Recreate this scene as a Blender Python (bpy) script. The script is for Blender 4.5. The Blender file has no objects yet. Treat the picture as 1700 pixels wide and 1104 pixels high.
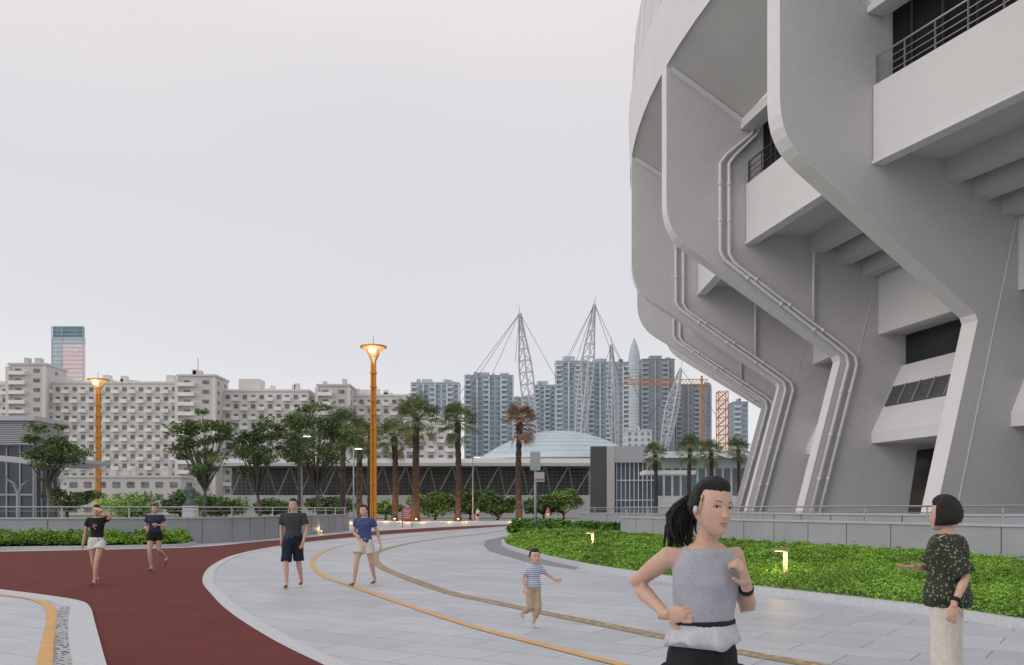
import bpy, bmesh, math, random
import numpy as np
from mathutils import Vector, Matrix, noise
R=math.radians
rnd=random.Random(7); nr=np.random.default_rng(5)
F=1500.;HY=845.;CX=850.;EH=1.5
col=bpy.context.scene.collection
def gx(px,Y): return (px-CX)*Y/F
def gz(py,Y): return EH-(py-HY)*Y/F
def G(px,py):
    Y=EH*F/(py-HY); return (gx(px,Y),Y)
# ---------------------------------------------------------------- materials
def mat(name,c,rough=.7,ns=0,na=.25,bump=0,bs=60,metal=0,em=None,es=0,spec=.3,speck=0,ss=12,bd=.02,sss=0):
    m=bpy.data.materials.new(name); m.use_nodes=True; nt=m.node_tree; b=nt.nodes['Principled BSDF']
    b.inputs['Base Color'].default_value=(*c,1); b.inputs['Roughness'].default_value=rough
    b.inputs['Metallic'].default_value=metal; b.inputs['Specular IOR Level'].default_value=spec
    if sss:
        b.inputs['Subsurface Weight'].default_value=sss; b.inputs['Subsurface Radius'].default_value=(.02,.008,.004); b.inputs['Subsurface Scale'].default_value=.5
    if em: b.inputs['Emission Color'].default_value=(*em,1); b.inputs['Emission Strength'].default_value=es
    geo=nt.nodes.new('ShaderNodeNewGeometry')
    if ns:
        n=nt.nodes.new('ShaderNodeTexNoise'); n.inputs['Scale'].default_value=ns; n.inputs['Detail'].default_value=5
        nt.links.new(geo.outputs['Position'],n.inputs['Vector'])
        r=nt.nodes.new('ShaderNodeValToRGB'); e=r.color_ramp.elements
        e[0].position=.3; e[1].position=.7
        e[0].color=(*[x*(1-na) for x in c],1); e[1].color=(*[min(1,x*(1+na)) for x in c],1)
        nt.links.new(n.outputs['Fac'],r.inputs['Fac']); out=r.outputs['Color']
        if speck:
            n3=nt.nodes.new('ShaderNodeTexNoise'); n3.inputs['Scale'].default_value=ss; n3.inputs['Detail'].default_value=3
            nt.links.new(geo.outputs['Position'],n3.inputs['Vector'])
            mr=nt.nodes.new('ShaderNodeMapRange'); mr.inputs[1].default_value=.35; mr.inputs[2].default_value=.65; mr.inputs[3].default_value=1-speck; mr.inputs[4].default_value=1+speck
            nt.links.new(n3.outputs['Fac'],mr.inputs[0])
            mx=nt.nodes.new('ShaderNodeMix'); mx.data_type='RGBA'; mx.blend_type='MULTIPLY'; mx.inputs[0].default_value=1
            nt.links.new(out,mx.inputs[6]); nt.links.new(mr.outputs[0],mx.inputs[7]); out=mx.outputs[2]
        nt.links.new(out,b.inputs['Base Color'])
    if bump:
        n2=nt.nodes.new('ShaderNodeTexNoise'); n2.inputs['Scale'].default_value=bs; n2.inputs['Detail'].default_value=4
        nt.links.new(geo.outputs['Position'],n2.inputs['Vector'])
        bp=nt.nodes.new('ShaderNodeBump'); bp.inputs['Strength'].default_value=bump; bp.inputs['Distance'].default_value=bd
        nt.links.new(n2.outputs['Fac'],bp.inputs['Height']); nt.links.new(bp.outputs['Normal'],b.inputs['Normal'])
    return m
def twotone(name,c1,c2,rough,fn):
    m=mat(name,c1,rough); nt=m.node_tree; b=nt.nodes['Principled BSDF']; tc=nt.nodes.new('ShaderNodeTexCoord')
    fac=fn(nt,tc.outputs['Object'])
    mx=nt.nodes.new('ShaderNodeMix'); mx.data_type='RGBA'; mx.inputs[6].default_value=(*c1,1); mx.inputs[7].default_value=(*c2,1)
    nt.links.new(fac,mx.inputs[0]); nt.links.new(mx.outputs[2],b.inputs['Base Color']); return m
def stripes(name,c1,c2,scale,axis='Z',thr=.5,rough=.7):
    def fn(nt,v):
        sp=nt.nodes.new('ShaderNodeSeparateXYZ'); nt.links.new(v,sp.inputs[0])
        prev=sp.outputs[axis]
        for op,val in (('MULTIPLY',scale),('FRACT',0),('GREATER_THAN',thr)):
            q=nt.nodes.new('ShaderNodeMath'); q.operation=op; q.inputs[1].default_value=val; nt.links.new(prev,q.inputs[0]); prev=q.outputs[0]
        return prev
    return twotone(name,c1,c2,rough,fn)
def dots(name,c1,c2,scale,thr):
    def fn(nt,v):
        vo=nt.nodes.new('ShaderNodeTexVoronoi'); vo.inputs['Scale'].default_value=scale; nt.links.new(v,vo.inputs['Vector'])
        q=nt.nodes.new('ShaderNodeMath'); q.operation='LESS_THAN'; q.inputs[1].default_value=thr; nt.links.new(vo.outputs['Distance'],q.inputs[0]); return q.outputs[0]
    return twotone(name,c1,c2,.8,fn)
def pavemat(name,c,w,h,rot,mort=.8):
    m=mat(name,c,.5); nt=m.node_tree; b=nt.nodes['Principled BSDF']
    geo=nt.nodes.new('ShaderNodeNewGeometry'); mp=nt.nodes.new('ShaderNodeMapping'); mp.inputs['Rotation'].default_value=(0,0,rot)
    nt.links.new(geo.outputs['Position'],mp.inputs[0])
    br=nt.nodes.new('ShaderNodeTexBrick'); br.inputs['Scale'].default_value=1; br.inputs['Brick Width'].default_value=w; br.inputs['Row Height'].default_value=h
    br.inputs['Mortar Size'].default_value=.008; br.inputs['Bias'].default_value=0
    br.inputs['Color1'].default_value=(*[x*.92 for x in c],1); br.inputs['Color2'].default_value=(*[min(1,x*1.07) for x in c],1)
    br.inputs['Mortar'].default_value=(*[x*mort*.6 for x in c],1)
    nt.links.new(mp.outputs[0],br.inputs[0])
    prev=br.outputs['Color']
    for sc,lo,hi in ((45,.84,1.12),(.22,.90,1.06),(1.7,.94,1.05)):
        n=nt.nodes.new('ShaderNodeTexNoise'); n.inputs['Scale'].default_value=sc; n.inputs['Detail'].default_value=4
        nt.links.new(geo.outputs['Position'],n.inputs['Vector'])
        r=nt.nodes.new('ShaderNodeMapRange'); r.inputs[1].default_value=.3; r.inputs[2].default_value=.7; r.inputs[3].default_value=lo; r.inputs[4].default_value=hi
        nt.links.new(n.outputs['Fac'],r.inputs[0])
        mx=nt.nodes.new('ShaderNodeMix'); mx.data_type='RGBA'; mx.blend_type='MULTIPLY'; mx.inputs[0].default_value=1
        nt.links.new(prev,mx.inputs[6]); nt.links.new(r.outputs[0],mx.inputs[7]); prev=mx.outputs[2]
    nt.links.new(prev,b.inputs['Base Color'])
    return m
M={}
M['ground']=mat('ground',(.12,.15,.09),.9,.05)
M['paving']=pavemat('granite_paving',(.475,.50,.54),1.2,.6,.6)
M['track']=mat('red_rubber',(.135,.024,.018),.85,1.2,.12,.5,140,speck=.12,ss=60)
M['orange_paint']=mat('orange_paint',(.62,.36,.13),.6,8,.12)
M['tactile']=dots('tactile_strip',(.30,.24,.15),(.52,.41,.24),9,.33)
M['lightstone']=mat('light_granite',(.52,.53,.55),.6,20,.1)
M['darkstone']=mat('dark_granite',(.22,.23,.25),.6,20,.15)
M['grate']=dots('grate_slots',(.42,.42,.42),(.03,.03,.03),16,.38)
M['wallpanel']=mat('grey_wall_panel',(.38,.395,.425),.55,.8,.08,.1,40)
M['coping']=mat('coping_stone',(.48,.49,.51),.6,10,.1)
M['steel']=mat('brushed_steel',(.5,.5,.52),.35,0,metal=.8)
M['stucco']=mat('stucco_concrete',(.60,.585,.585),.9,.25,.04,.8,24,speck=.045,ss=16,bd=.03)
M['stucco_light']=mat('pale_and_lit_concrete',(.73,.72,.725),.8,.4,.03,.4,24,speck=.03,ss=16,bd=.02)  # pale concrete; on the rib edges it also paints in the side light
M['stucco_dark']=mat('soffit_concrete',(.60,.585,.58),.9,.4,.04,.5,24,speck=.04,ss=16,bd=.03)
M['white_metal']=mat('white_painted_metal',(.74,.74,.75),.5,3,.05)
M['pipe']=mat('pipe_paint',(.74,.73,.73),.5,3,.05)
M['darkglass']=mat('dark_glass',(.02,.024,.028),.15,.4,.3,spec=.5)
M['hallglass']=mat('hall_dark_glass',(.085,.085,.08),.3,.15,.5,spec=.5)
M['voidm']=mat('painted_interior_shade',(.012,.011,.011),.9,1,.3)  # near-black colour standing for shade inside the open storey
M['midglass']=mat('blue_grey_glass',(.10,.14,.17),.15,.2,.3,spec=.6)
M['leftglass']=mat('dim_blue_glass',(.05,.07,.09),.15,.2,.3,spec=.6)
M['darkrail']=mat('dark_rail',(.06,.06,.06),.5)
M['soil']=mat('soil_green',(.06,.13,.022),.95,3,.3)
M['hedge']=mat('hedge_leaf',(.20,.37,.045),.5,.55,.5,speck=.38,ss=14)
M['hedge2']=mat('hedge_leaf_dark',(.11,.24,.04),.6,1.0,.5,speck=.3,ss=10)
M['tree1']=mat('tree_leaf',(.115,.175,.055),.6,.5,.5,speck=.35,ss=4)
M['tree2']=mat('park_tree_leaf',(.20,.33,.085),.7,.12,.6,speck=.35,ss=2)
M['tree3']=mat('dark_park_leaf',(.09,.16,.055),.7,.2,.5,speck=.35,ss=2)
M['palm']=mat('palm_leaf',(.15,.20,.09),.6,.8,.4)
M['palmbrown']=mat('palm_leaf_brown',(.23,.15,.10),.7,.8,.4)
M['bark']=mat('bark',(.13,.11,.095),.9,6,.4,.6,20)
M['palmbark']=mat('palm_bark',(.06,.05,.045),.9,4,.6,.8,15)
M['lamp_orange']=mat('orange_lamp_paint',(.62,.27,.035),.6,3,.1)
M['goldlit']=mat('gold_lit_bowl',(.8,.5,.25),.5,em=(1,.66,.32),es=.45)
M['warm']=mat('warm_bulb',(1,.8,.5),.5,em=(1,.82,.58),es=5)
M['warm2']=mat('warm_lens',(1,.85,.6),.5,em=(1,.78,.45),es=1.6)
M['strip']=mat('lit_strip',(.7,.6,.4),.5,em=(1,.78,.45),es=.55)
M['whitelamp']=mat('white_lens',(1,1,1),.5,em=(1,.9,.75),es=4)
M['grey']=mat('grey_paint',(.36,.37,.39),.5,2,.05)
M['midgrey']=mat('strut_grey',(.24,.24,.24),.6,2,.05)
M['darkgrey']=mat('dark_grey_cladding',(.085,.09,.1),.5,.5,.1)
M['joint']=mat('cladding_joint_grey',(.34,.34,.35),.6)
M['clad']=mat('pale_roof_cladding',(.66,.65,.66),.6,.3,.05)
M['apt']=mat('apartment_wall',(.70,.67,.655),.85,.08,.07)  # wall tone lightened to carry some atmospheric haze
M['apt2']=mat('apartment_wall_warm',(.60,.57,.565),.85,.08,.07)
M['aptbal']=mat('apartment_balcony',(.85,.83,.82),.8,.3,.06)
M['aptwin']=mat('apartment_window',(.19,.185,.195),.3,.7,.5)
M['tw_light']=mat('hazed_tower_wall_light',(.48,.54,.60),.7,.1,.06)  # distance haze is put into this lightened tone
M['tw_mid']=mat('hazed_tower_wall_mid',(.38,.44,.51),.7,.1,.06)  # haze mixed into the colour here as well
M['tw_brown']=mat('tower_wall_brown',(.33,.32,.35),.7,.1,.06)
M['tw_win']=mat('tower_window',(.22,.28,.35),.3,.3,.35)
M['tw_bal']=mat('tower_balcony',(.64,.68,.72),.7,.3,.06)
M['ledpink']=mat('pink_glass_tower',(.66,.54,.57),.2,.03,.12,em=(.9,.62,.66),es=.20)
M['ledblue']=mat('pale_blue_glass_tower',(.55,.62,.70),.2,.03,.12)
M['blueglass']=mat('blue_glass',(.20,.31,.40),.15,.05,.2)
M['dome']=mat('dome_glass',(.42,.52,.56),.25,.1,.10)
M['roofgrey']=mat('hall_roof',(.46,.455,.47),.6,.1,.06)
M['mast']=mat('mast_paint',(.50,.52,.56),.5)
M['crane']=mat('crane_orange',(.60,.24,.08),.6)
M['redsign']=mat('red_sign',(.42,.10,.08),.6)
M['bronze']=mat('bronze_statue',(.10,.13,.12),.6,3,.3)
M['led_red']=mat('red_led',(.6,.1,.1),.5,em=(1,.15,.12),es=.4)
M['led_white']=mat('white_led',(.8,.8,.8),.5,em=(1,.9,.93),es=.08)
# ---------------------------------------------------------------- mesh builder
def wloc(o):
    v=Vector((0,0,0))
    while o: v+=o.location; o=o.parent
    return v
class MB:
    def __init__(s): s.v=[];s.f=[];s.mi=[]
    def add(s,vs,fs,mi=0):
        o=len(s.v); s.v+=[tuple(v) for v in vs]; s.f+=[tuple(o+i for i in f) for f in fs]; s.mi+=[mi]*len(fs); return s
    def hexa(s,p,mi=0):
        return s.add(p,[(0,3,2,1),(4,5,6,7),(0,1,5,4),(1,2,6,5),(2,3,7,6),(3,0,4,7)],mi)
    def box(s,x0,x1,y0,y1,z0,z1,mi=0):
        return s.hexa([(x0,y0,z0),(x1,y0,z0),(x1,y1,z0),(x0,y1,z0),(x0,y0,z1),(x1,y0,z1),(x1,y1,z1),(x0,y1,z1)],mi)
    def prism(s,a,b,mi=0):
        n=len(a); fs=[tuple(range(n))[::-1],tuple(range(n,2*n))]+[(i,(i+1)%n,n+(i+1)%n,n+i) for i in range(n)]
        return s.add(list(a)+list(b),fs,mi)
    def loft(s,secs,mi=0,caps=True,n=16):
        vs=[];fs=[]
        for c,a,b in secs:
            c=Vector(c);a=Vector(a);b=Vector(b)
            for i in range(n):
                t=2*math.pi*i/n; vs.append(c+a*math.cos(t)+b*math.sin(t))
        m=len(secs)
        for j in range(m-1):
            for i in range(n):
                k=(i+1)%n; fs.append((j*n+i,j*n+k,(j+1)*n+k,(j+1)*n+i))
        if caps: fs.append(tuple(range(n))[::-1]); fs.append(tuple((m-1)*n+i for i in range(n)))
        return s.add(vs,fs,mi)
    def tube(s,pts,rad,n=8,mi=0):
        pts=[Vector(p) for p in pts]
        if not isinstance(rad,(list,tuple)): rad=[rad]*len(pts)
        secs=[];u=None
        for i,p in enumerate(pts):
            d=(pts[min(i+1,len(pts)-1)]-pts[max(i-1,0)])
            d=d.normalized() if d.length>1e-9 else Vector((0,0,1))
            if u is None: u=d.orthogonal().normalized()
            u=(u-d*u.dot(d)); u=u.normalized() if u.length>1e-6 else d.orthogonal().normalized()
            w=d.cross(u); secs.append((p,u*rad[i],w*rad[i]))
        return s.loft(secs,mi,True,n)
    def bar(s,a,b,w,h=None,mi=0):
        h=h or w; a=Vector(a);b=Vector(b);d=(b-a).normalized(); up=Vector((0,0,1)) if abs(d.z)<.95 else Vector((0,1,0))
        x=d.cross(up).normalized()*w/2; y=x.cross(d).normalized()*h/2
        return s.hexa([a-x-y,a+x-y,a+x+y,a-x+y,b-x-y,b+x-y,b+x+y,b-x+y],mi)
    def ell(s,c,r,rot=None,n=14,m=10,mi=0):
        vs=[];fs=[];c=Vector(c)
        for j in range(m+1):
            ph=-math.pi/2+math.pi*j/m
            for i in range(n):
                t=2*math.pi*i/n; v=Vector((r[0]*math.cos(ph)*math.cos(t),r[1]*math.cos(ph)*math.sin(t),r[2]*math.sin(ph)))
                if rot: v=rot@v
                vs.append(c+v)
        for j in range(m):
            for i in range(n):
                k=(i+1)%n; fs.append((j*n+i,j*n+k,(j+1)*n+k,(j+1)*n+i))
        return s.add(vs,fs,mi)
    def build(s,name,m,parent=None,smooth=False,world=True):
        off=wloc(parent) if (parent and world) else Vector((0,0,0))
        me=bpy.data.meshes.new(name)
        v=[(a[0]-off.x,a[1]-off.y,a[2]-off.z) for a in s.v]
        me.from_pydata(v,[],s.f)
        for x in (m if isinstance(m,(list,tuple)) else [m]): me.materials.append(x)
        if isinstance(m,(list,tuple)): me.polygons.foreach_set('material_index',s.mi)
        if smooth: me.polygons.foreach_set('use_smooth',[True]*len(me.polygons))
        me.update()
        o=bpy.data.objects.new(name,me); col.objects.link(o)
        if parent: o.parent=parent
        return o
def tag(o,label,cat,group=None):
    o['label']=label;o['category']=cat
    if group:o['group']=group
    return o
def thing(name,label,cat,loc=(0,0,0),group=None):
    o=bpy.data.objects.new(name,None); col.objects.link(o); o.location=loc; o.empty_display_size=.2
    return tag(o,label,cat,group)
def struct(o,kind='structure'): o['kind']=kind; return o
def copy_tree(o,parent=None):
    c=o.copy(); col.objects.link(c); c.parent=parent
    for ch in o.children: copy_tree(ch,c)
    return c
def catmull(p,n=8):
    p=[Vector((*q,0)) if len(q)==2 else Vector(q) for q in p]; q=[p[0]*2-p[1]]+p+[p[-1]*2-p[-2]]; out=[]
    for i in range(1,len(q)-2):
        for k in range(n):
            t=k/n; a,b,c,d=q[i-1:i+3]
            out.append(.5*((2*b)+(c-a)*t+(2*a-5*b+4*c-d)*t*t+(3*b-a-3*c+d)*t**3))
    out.append(p[-1]); return out
def ribbon(pts,w,z,h=0,mb=None):
    mb=mb or MB(); L=[];Rr=[]
    for i,p in enumerate(pts):
        d=(pts[min(i+1,len(pts)-1)]-pts[max(i-1,0)]).normalized(); n=Vector((-d.y,d.x,0))
        L.append(p+n*w/2);Rr.append(p-n*w/2)
    for i in range(len(pts)-1):
        q=[L[i],Rr[i],Rr[i+1],L[i+1]]
        if h: mb.hexa([(a.x,a.y,z) for a in q]+[(a.x,a.y,z+h) for a in q])
        else: mb.add([(a.x,a.y,z) for a in q],[(0,1,2,3)])
    return mb
def sheet(name,poly,z,m):
    mb=MB(); mb.add([(p[0],p[1],z) for p in poly],[tuple(range(len(poly)))]); return mb.build(name,m)
def leafmesh(name,P,S,m,parent=None,up=.5,aspect=.55):
    P=np.asarray(P,float);N=len(P);S=np.asarray(S,float)
    d=nr.normal(size=(N,3)); d/=np.linalg.norm(d,axis=1)[:,None]
    e=nr.normal(size=(N,3)); e[:,2]*=(1-up)
    e-=d*np.sum(d*e,1)[:,None]; e/=np.linalg.norm(e,axis=1)[:,None]+1e-9
    d[:,2]*=(1-up*.5)
    a=d*S[:,None];b=e*S[:,None]*aspect
    V=np.stack([P-a,P+b*.9-a*.1,P+a,P-b*.9-a*.1],1).reshape(-1,3)
    if parent: V-=np.array(wloc(parent))
    me=bpy.data.meshes.new(name); me.vertices.add(4*N); me.vertices.foreach_set('co',V.ravel())
    me.loops.add(4*N); me.loops.foreach_set('vertex_index',np.arange(4*N))
    me.polygons.add(N); me.polygons.foreach_set('loop_start',np.arange(0,4*N,4)); me.polygons.foreach_set('loop_total',np.full(N,4))
    me.materials.append(m); me.update(); me.validate()
    o=bpy.data.objects.new(name,me); col.objects.link(o)
    if parent:o.parent=parent
    return o
def inpoly(P,poly):
    x,y=P[:,0],P[:,1]; ins=np.zeros(len(P),bool); n=len(poly)
    for i in range(n):
        x1,y1=poly[i];x2,y2=poly[(i+1)%n]
        c=((y1>y)!=(y2>y))&(x<(x2-x1)*(y-y1)/((y2-y1) if y2!=y1 else 1e-9)+x1); ins^=c
    return ins
def repeats(parent,name,m,boxes,limit=100):
    me=bpy.data.meshes.new(name); p=MB().box(-.5,.5,-.5,.5,-.5,.5); me.from_pydata(p.v,[],p.f); me.materials.append(m)
    w=wloc(parent)
    for b in boxes[:limit]:
        o=bpy.data.objects.new(name,me); col.objects.link(o); o.parent=parent
        o.location=(b[0]-w.x,b[1]-w.y,b[2]-w.z); o.scale=b[3:6]
    if len(boxes)>limit:
        mb=MB()
        for b in boxes[limit:]: mb.box(b[0]-b[3]/2,b[0]+b[3]/2,b[1]-b[4]/2,b[1]+b[4]/2,b[2]-b[5]/2,b[2]+b[5]/2)
        mb.build(name,m,parent)['kind']='stuff'
# ---------------------------------------------------------------- ground
struct(sheet('ground',[(-3000,-60),(3000,-60),(3000,5000),(-3000,5000)],-.03,M['ground']))
struct(sheet('plaza_paving',[(-60,-12),(66,-12),(66,130),(-60,130)],0,M['paving']))
inner=[(700,1170),(558,1104),(470,1062),(400,1020),(365,990),(345,962),(360,938),(400,920),(470,906),(560,895),(650,887),(750,880),(850,873)]
outer=[(850,870.5),(750,874.5),(650,880),(580,885),(500,893),(420,900),(330,908),(200,912),(0,916),(-150,919)]
near=[(-250,960),(-100,972),(0,984),(60,992),(112,1001),(128,1012),(133,1040),(142,1104),(155,1170)]
ic=catmull([G(*p) for p in inner]); oc=catmull([G(*p) for p in outer]); nc=catmull([G(*p) for p in near])
struct(sheet('running_track',[(p.x,p.y) for p in ic+oc+nc],.004,M['track']))
struct(ribbon(ic,.22,.008).build('track_border',M['lightstone']))
struct(ribbon(oc,.25,.009).build('track_border',M['lightstone']))
struct(ribbon(nc,.35,0,.03).build('granite_edging',M['lightstone']))
ol=catmull([G(*p) for p in [(1250,1155),(1030,1104),(900,1071),(800,1045),(720,1020),(640,993),(580,972),(535,955),(518,935),(530,920),(560,908),(620,898),(700,888),(780,880),(850,874)]])
struct(ribbon(ol,.13,.0085).build('painted_line',M['orange_paint']))
tl=catmull([G(*p) for p in [(1700,1165),(1350,1104),(1230,1083),(1100,1057),(1000,1037),(900,1017),(820,1000),(750,985),(690,965),(640,945),(622,930),(630,915),(680,902),(740,893),(800,886),(850,879)]])
struct(ribbon(tl,.26,.006).build('tactile_paving_strip',M['tactile']))
yl=catmull([G(*p) for p in [(-120,975),(0,988),(50,994),(80,1006),(86,1030),(80,1065),(74,1104),(66,1150)]])
struct(ribbon(yl,.14,.0085).build('painted_line',M['orange_paint']))
dl=catmull([G(*p) for p in [(108,1010),(104,1030),(102,1060),(106,1104),(112,1150)]])
struct(ribbon(dl,.13,.034).build('drain_grate',M['grate']))
struct(sheet('dark_paving',[G(*p) for p in [(805,898),(838,890),(842,905),(880,921),(960,942),(955,946),(870,932),(812,915),(803,906)]],.0045,M['darkstone']))
# ---------------------------------------------------------------- walls
def wall(name,label,short,pts,h,group=None,panel=2.0,rail=True,railz=1.58):
    root=thing(name,label,'wall',(*pts[0],0),group)
    P=[Vector((*p,0)) for p in pts]
    ribbon(P,.3,0,h-.07).build('wall_body',M['wallpanel'],root)
    ribbon(P,.38,h-.07,.07).build('coping',M['coping'],root)
    j=MB(); acc=0; nxt=panel
    for a,b in zip(P,P[1:]):
        L=(b-a).length; d=(b-a)/L; n=Vector((-d.y,d.x,0))
        while nxt<acc+L:
            q=a+d*(nxt-acc)
            j.hexa([q+n*.158*s1+d*.012*s2+Vector((0,0,z)) for z in (0.01,h-.075) for s1,s2 in ((-1,-1),(-1,1),(1,1),(1,-1))])
            nxt+=panel
        acc+=L
    j.build('panel_joint',M['darkgrey'],root)
    if rail:
        r=thing('handrail','stainless handrail with thin posts on top of the '+short,'railing',(*pts[0],h))
        mb=MB(); mb.tube([p+Vector((0,0,railz)) for p in P],.028,6); mb.build('top_rail',M['steel'],r)
        mb=MB(); mb.tube([p+Vector((0,0,(railz+h)/2+.05)) for p in P],.013,6); mb.build('lower_rail',M['steel'],r)
        acc=0;nxt=.5
        for a,b in zip(P,P[1:]):
            L=(b-a).length; d=(b-a)/L
            while nxt<acc+L:
                q=a+d*(nxt-acc); m2=MB(); m2.bar(q+Vector((0,0,h)),q+Vector((0,0,railz)),.05,.02); m2.build('post',M['steel'],r); nxt+=2.6
            acc+=L
    return root
def cm2(p,n): return [(q.x,q.y) for q in catmull(p,n)]
LW=cm2([(-45,37),(-21,37),(-15.5,38),(-13.2,40),(-12.5,45),(-12.0,52),(-11.5,63)],4)
wall('parapet_wall','long curving grey panelled wall left of the running track','long left wall',LW,1.15)
RW=cm2([(5.67,46),(7.6,39),(9.9,31.5),(12.75,22.5),(15.8,13)],3)
wall('parapet_wall','grey panelled wall behind the planting bed at the foot of the stadium','wall by the planting bed',RW,1.12)
wall('parapet_wall','short far grey wall beyond the end of the planting bed','short far wall',[(4.6,62),(9.5,60),(19,57)],1.25)
wall('low_wall','pale low wall beside the stadium legs behind the handrail','low wall',[(21,24.3),(13.3,29),(11,38),(12.2,50)],1.35,rail=False)
kp=[(838,900),(842,908),(880,921),(950,938),(1050,956),(1200,977),(1400,1001),(1550,1020),(1700,1043),(1900,1078)]
kc=catmull([G(*p) for p in kp],5)
struct(ribbon(kc,.28,0,.12).build('bed_kerb',M['lightstone']))
bedR=[(p.x,p.y) for p in kc]+[(13.4,18.5)]+[(x-.2,y) for x,y in RW[::-1] if y>19]+[G(950,886),G(860,892)]
lk=catmull([G(*p) for p in [(-200,920),(0,913),(150,911),(290,908),(322,904)]],4)
struct(ribbon(lk,.25,0,.12).build('bed_kerb',M['lightstone']))
bedL=[(p.x,p.y) for p in lk]+[(x,y-.2) for x,y in LW[::-1] if x<-13.8]
bedF=[G(842,884.5),G(900,886),G(960,886),(7.5,57),(4.6,61.5),G(900,874),G(850,875)]
BL={'planting_bed':('bright green leafy ground cover filling the bed under the grey wall','plants'),'hedge_bed':('low clipped green hedge in front of the left parapet wall','hedge'),'far_hedge':('low dark green hedge at the far end of the plaza','hedge')}
def bed(name,poly,h,dens,size,m,seed):
    P=np.array(poly); lo=P.min(0);hi=P.max(0); A=(hi-lo).prod(); n=int(A*dens)
    q=nr.random((n,2))*(hi-lo)+lo; q=q[inpoly(q,poly)]
    keep=nr.random(len(q))<np.clip((24/np.maximum(q[:,1],1))**1.3,.15,1); q=q[keep]
    cen=np.array([h*(.78+.45*noise.noise(Vector((a*1.1+seed,b*1.1,0)))+.45*noise.noise(Vector((a*4,b*4,seed)))) for a,b in q])
    ed=np.full(len(q),9.)
    for i in range(len(poly)):
        a=np.array(poly[i]);b=np.array(poly[(i+1)%len(poly)]);ab=b-a;t=np.clip(((q-a)@ab)/max(ab@ab,1e-9),0,1)
        ed=np.minimum(ed,np.linalg.norm(q-(a+t[:,None]*ab),axis=1))
    z=cen*np.clip(.5+ed*1.6,0,1)*(1-.55*nr.random(len(q))**2)+.04+(nr.random(len(q))>.985)*.08
    S=size*(.6+.8*nr.random(len(q)))*np.clip(q[:,1]/20,.85,3.)
    o=leafmesh(name,np.c_[q,z],S,m,up=.5); struct(o,'stuff'); tag(o,*BL[name])
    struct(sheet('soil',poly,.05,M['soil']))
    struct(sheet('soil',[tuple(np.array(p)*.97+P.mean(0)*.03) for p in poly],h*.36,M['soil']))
bed('planting_bed',bedR,.34,1500,.028,M['hedge'],3)
bed('hedge_bed',bedL,.58,1000,.04,M['hedge'],11)
bed('far_hedge',bedF,.6,700,.05,M['hedge2'],21)
# ---------------------------------------------------------------- stadium
C0=(65.3,48.)
def SP(t,s,z,off=0):
    a=R(t); r=50+s
    return Vector((C0[0]-r*math.cos(a)-off*math.sin(a), C0[1]+r*math.sin(a)-off*math.cos(a), z))
st=thing('stadium','huge round grey concrete stadium with angular ribs on the right','stadium',(C0[0],C0[1],0))
TH=[-37.3+10.5*i for i in range(0,9)]
T=.78
arc=[(7.35,13.55),(7.7,13.82),(7.98,14.1),(8.2,14.42),(8.36,14.78),(8.46,15.2),(8.5,15.7)]
prof=[(2.35,-.02),(.12,8.5),(.22,8.75)]+arc+[(8.5,22.0),(4.9,19.6),(-7.5,19.6),(-7.5,4.5),(-3.7,4.5),(-3.0,-.02)]
for i,t in enumerate(TH):
    if i==0: continue
    a=[SP(t,s,z,T/2) for s,z in prof]; b=[SP(t,s,z,-T/2) for s,z in prof]
    rb=MB().prism(a,b).build('rib',M['stucco'],st)
    e=MB(); pr=prof[:len(arc)+4]
    for (s0,z0),(s1,z1) in zip(pr,pr[1:]):
        d=Vector((s1-s0,z1-z0)); n=Vector((d.y,-d.x)).normalized()*(.012)
        q=[(s0,z0),(s1,z1),(s1+n.x,z1+n.y),(s0+n.x,z0+n.y)]
        e.prism([SP(t,s,z,T/2+.006) for s,z in q],[SP(t,s,z,-T/2-.006) for s,z in q])
    e.build('rib_lit_edge',M['stucco_light'],rb)  # lighter skin: brightness of the left-facing rib faces painted into the colour
    sm=MB(); sm.bar(SP(t,1.4,.2,T/2+.004),SP(t,-1.8,13.0,T/2+.004),.04,.03); sm.build('seam',M['stucco_light'],rb)
    g=MB(); g.bar(SP(t,8.3,21.75,T/2+.12),SP(t,4.9,19.45,T/2+.12),.22,.22); g.build('gutter',M['stucco_light'],rb)
    if i>=3:
        for k,(ds,rr) in enumerate(((0,.085),(.42,.085))):
            off=T/2+.13
            path=[(4.3-ds*.6,19.5),(4.5-ds*.6,18.9),(5.7-ds,17.9),(6.0-ds,17.5),(6.0-ds,13.45-ds*.2),(5.8-ds,13.05-ds*.2),(.45-ds,9.15),(-.1-ds,8.75-ds*.1),(-.2-ds,8.3),(1.95-ds,.1)]
            pm=MB(); pm.tube([SP(t,s,z,off) for s,z in path],rr,8)
            for zz in (16.5,14.8): pm.tube([SP(t,6.0-ds,zz,off),SP(t,6.0-ds,zz+.12,off)],rr*1.35,8)
            for f in (.15,.4,.65,.9):
                s_=-.2-ds+f*2.15; z_=8.3-f*8.2; pm.tube([SP(t,s_,z_,off),SP(t,s_+.03,z_-.12,off)],rr*1.35,8)
            for f in (.2,.5,.8):
                s_=5.8-ds-f*5.35; z_=13.05-ds*.2-f*(3.9-ds*.2); pm.tube([SP(t,s_,z_,off),SP(t,s_-.1,z_-.075,off)],rr*1.35,8)
            pm.build('drain_pipe',M['pipe'],rb,True)
        pm=MB(); pm.tube([SP(t,.2,13.3,T/2+.12),SP(t,.2,13.8,T/2+.12),SP(t,.5,14.0,T/2+.12),SP(t,1.2,13.95,T/2+.12),SP(t,1.5,13.6,T/2+.12),SP(t,1.5,10.2,T/2+.12)],.07,8); pm.build('drain_pipe',M['pipe'],rb,True)
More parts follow.
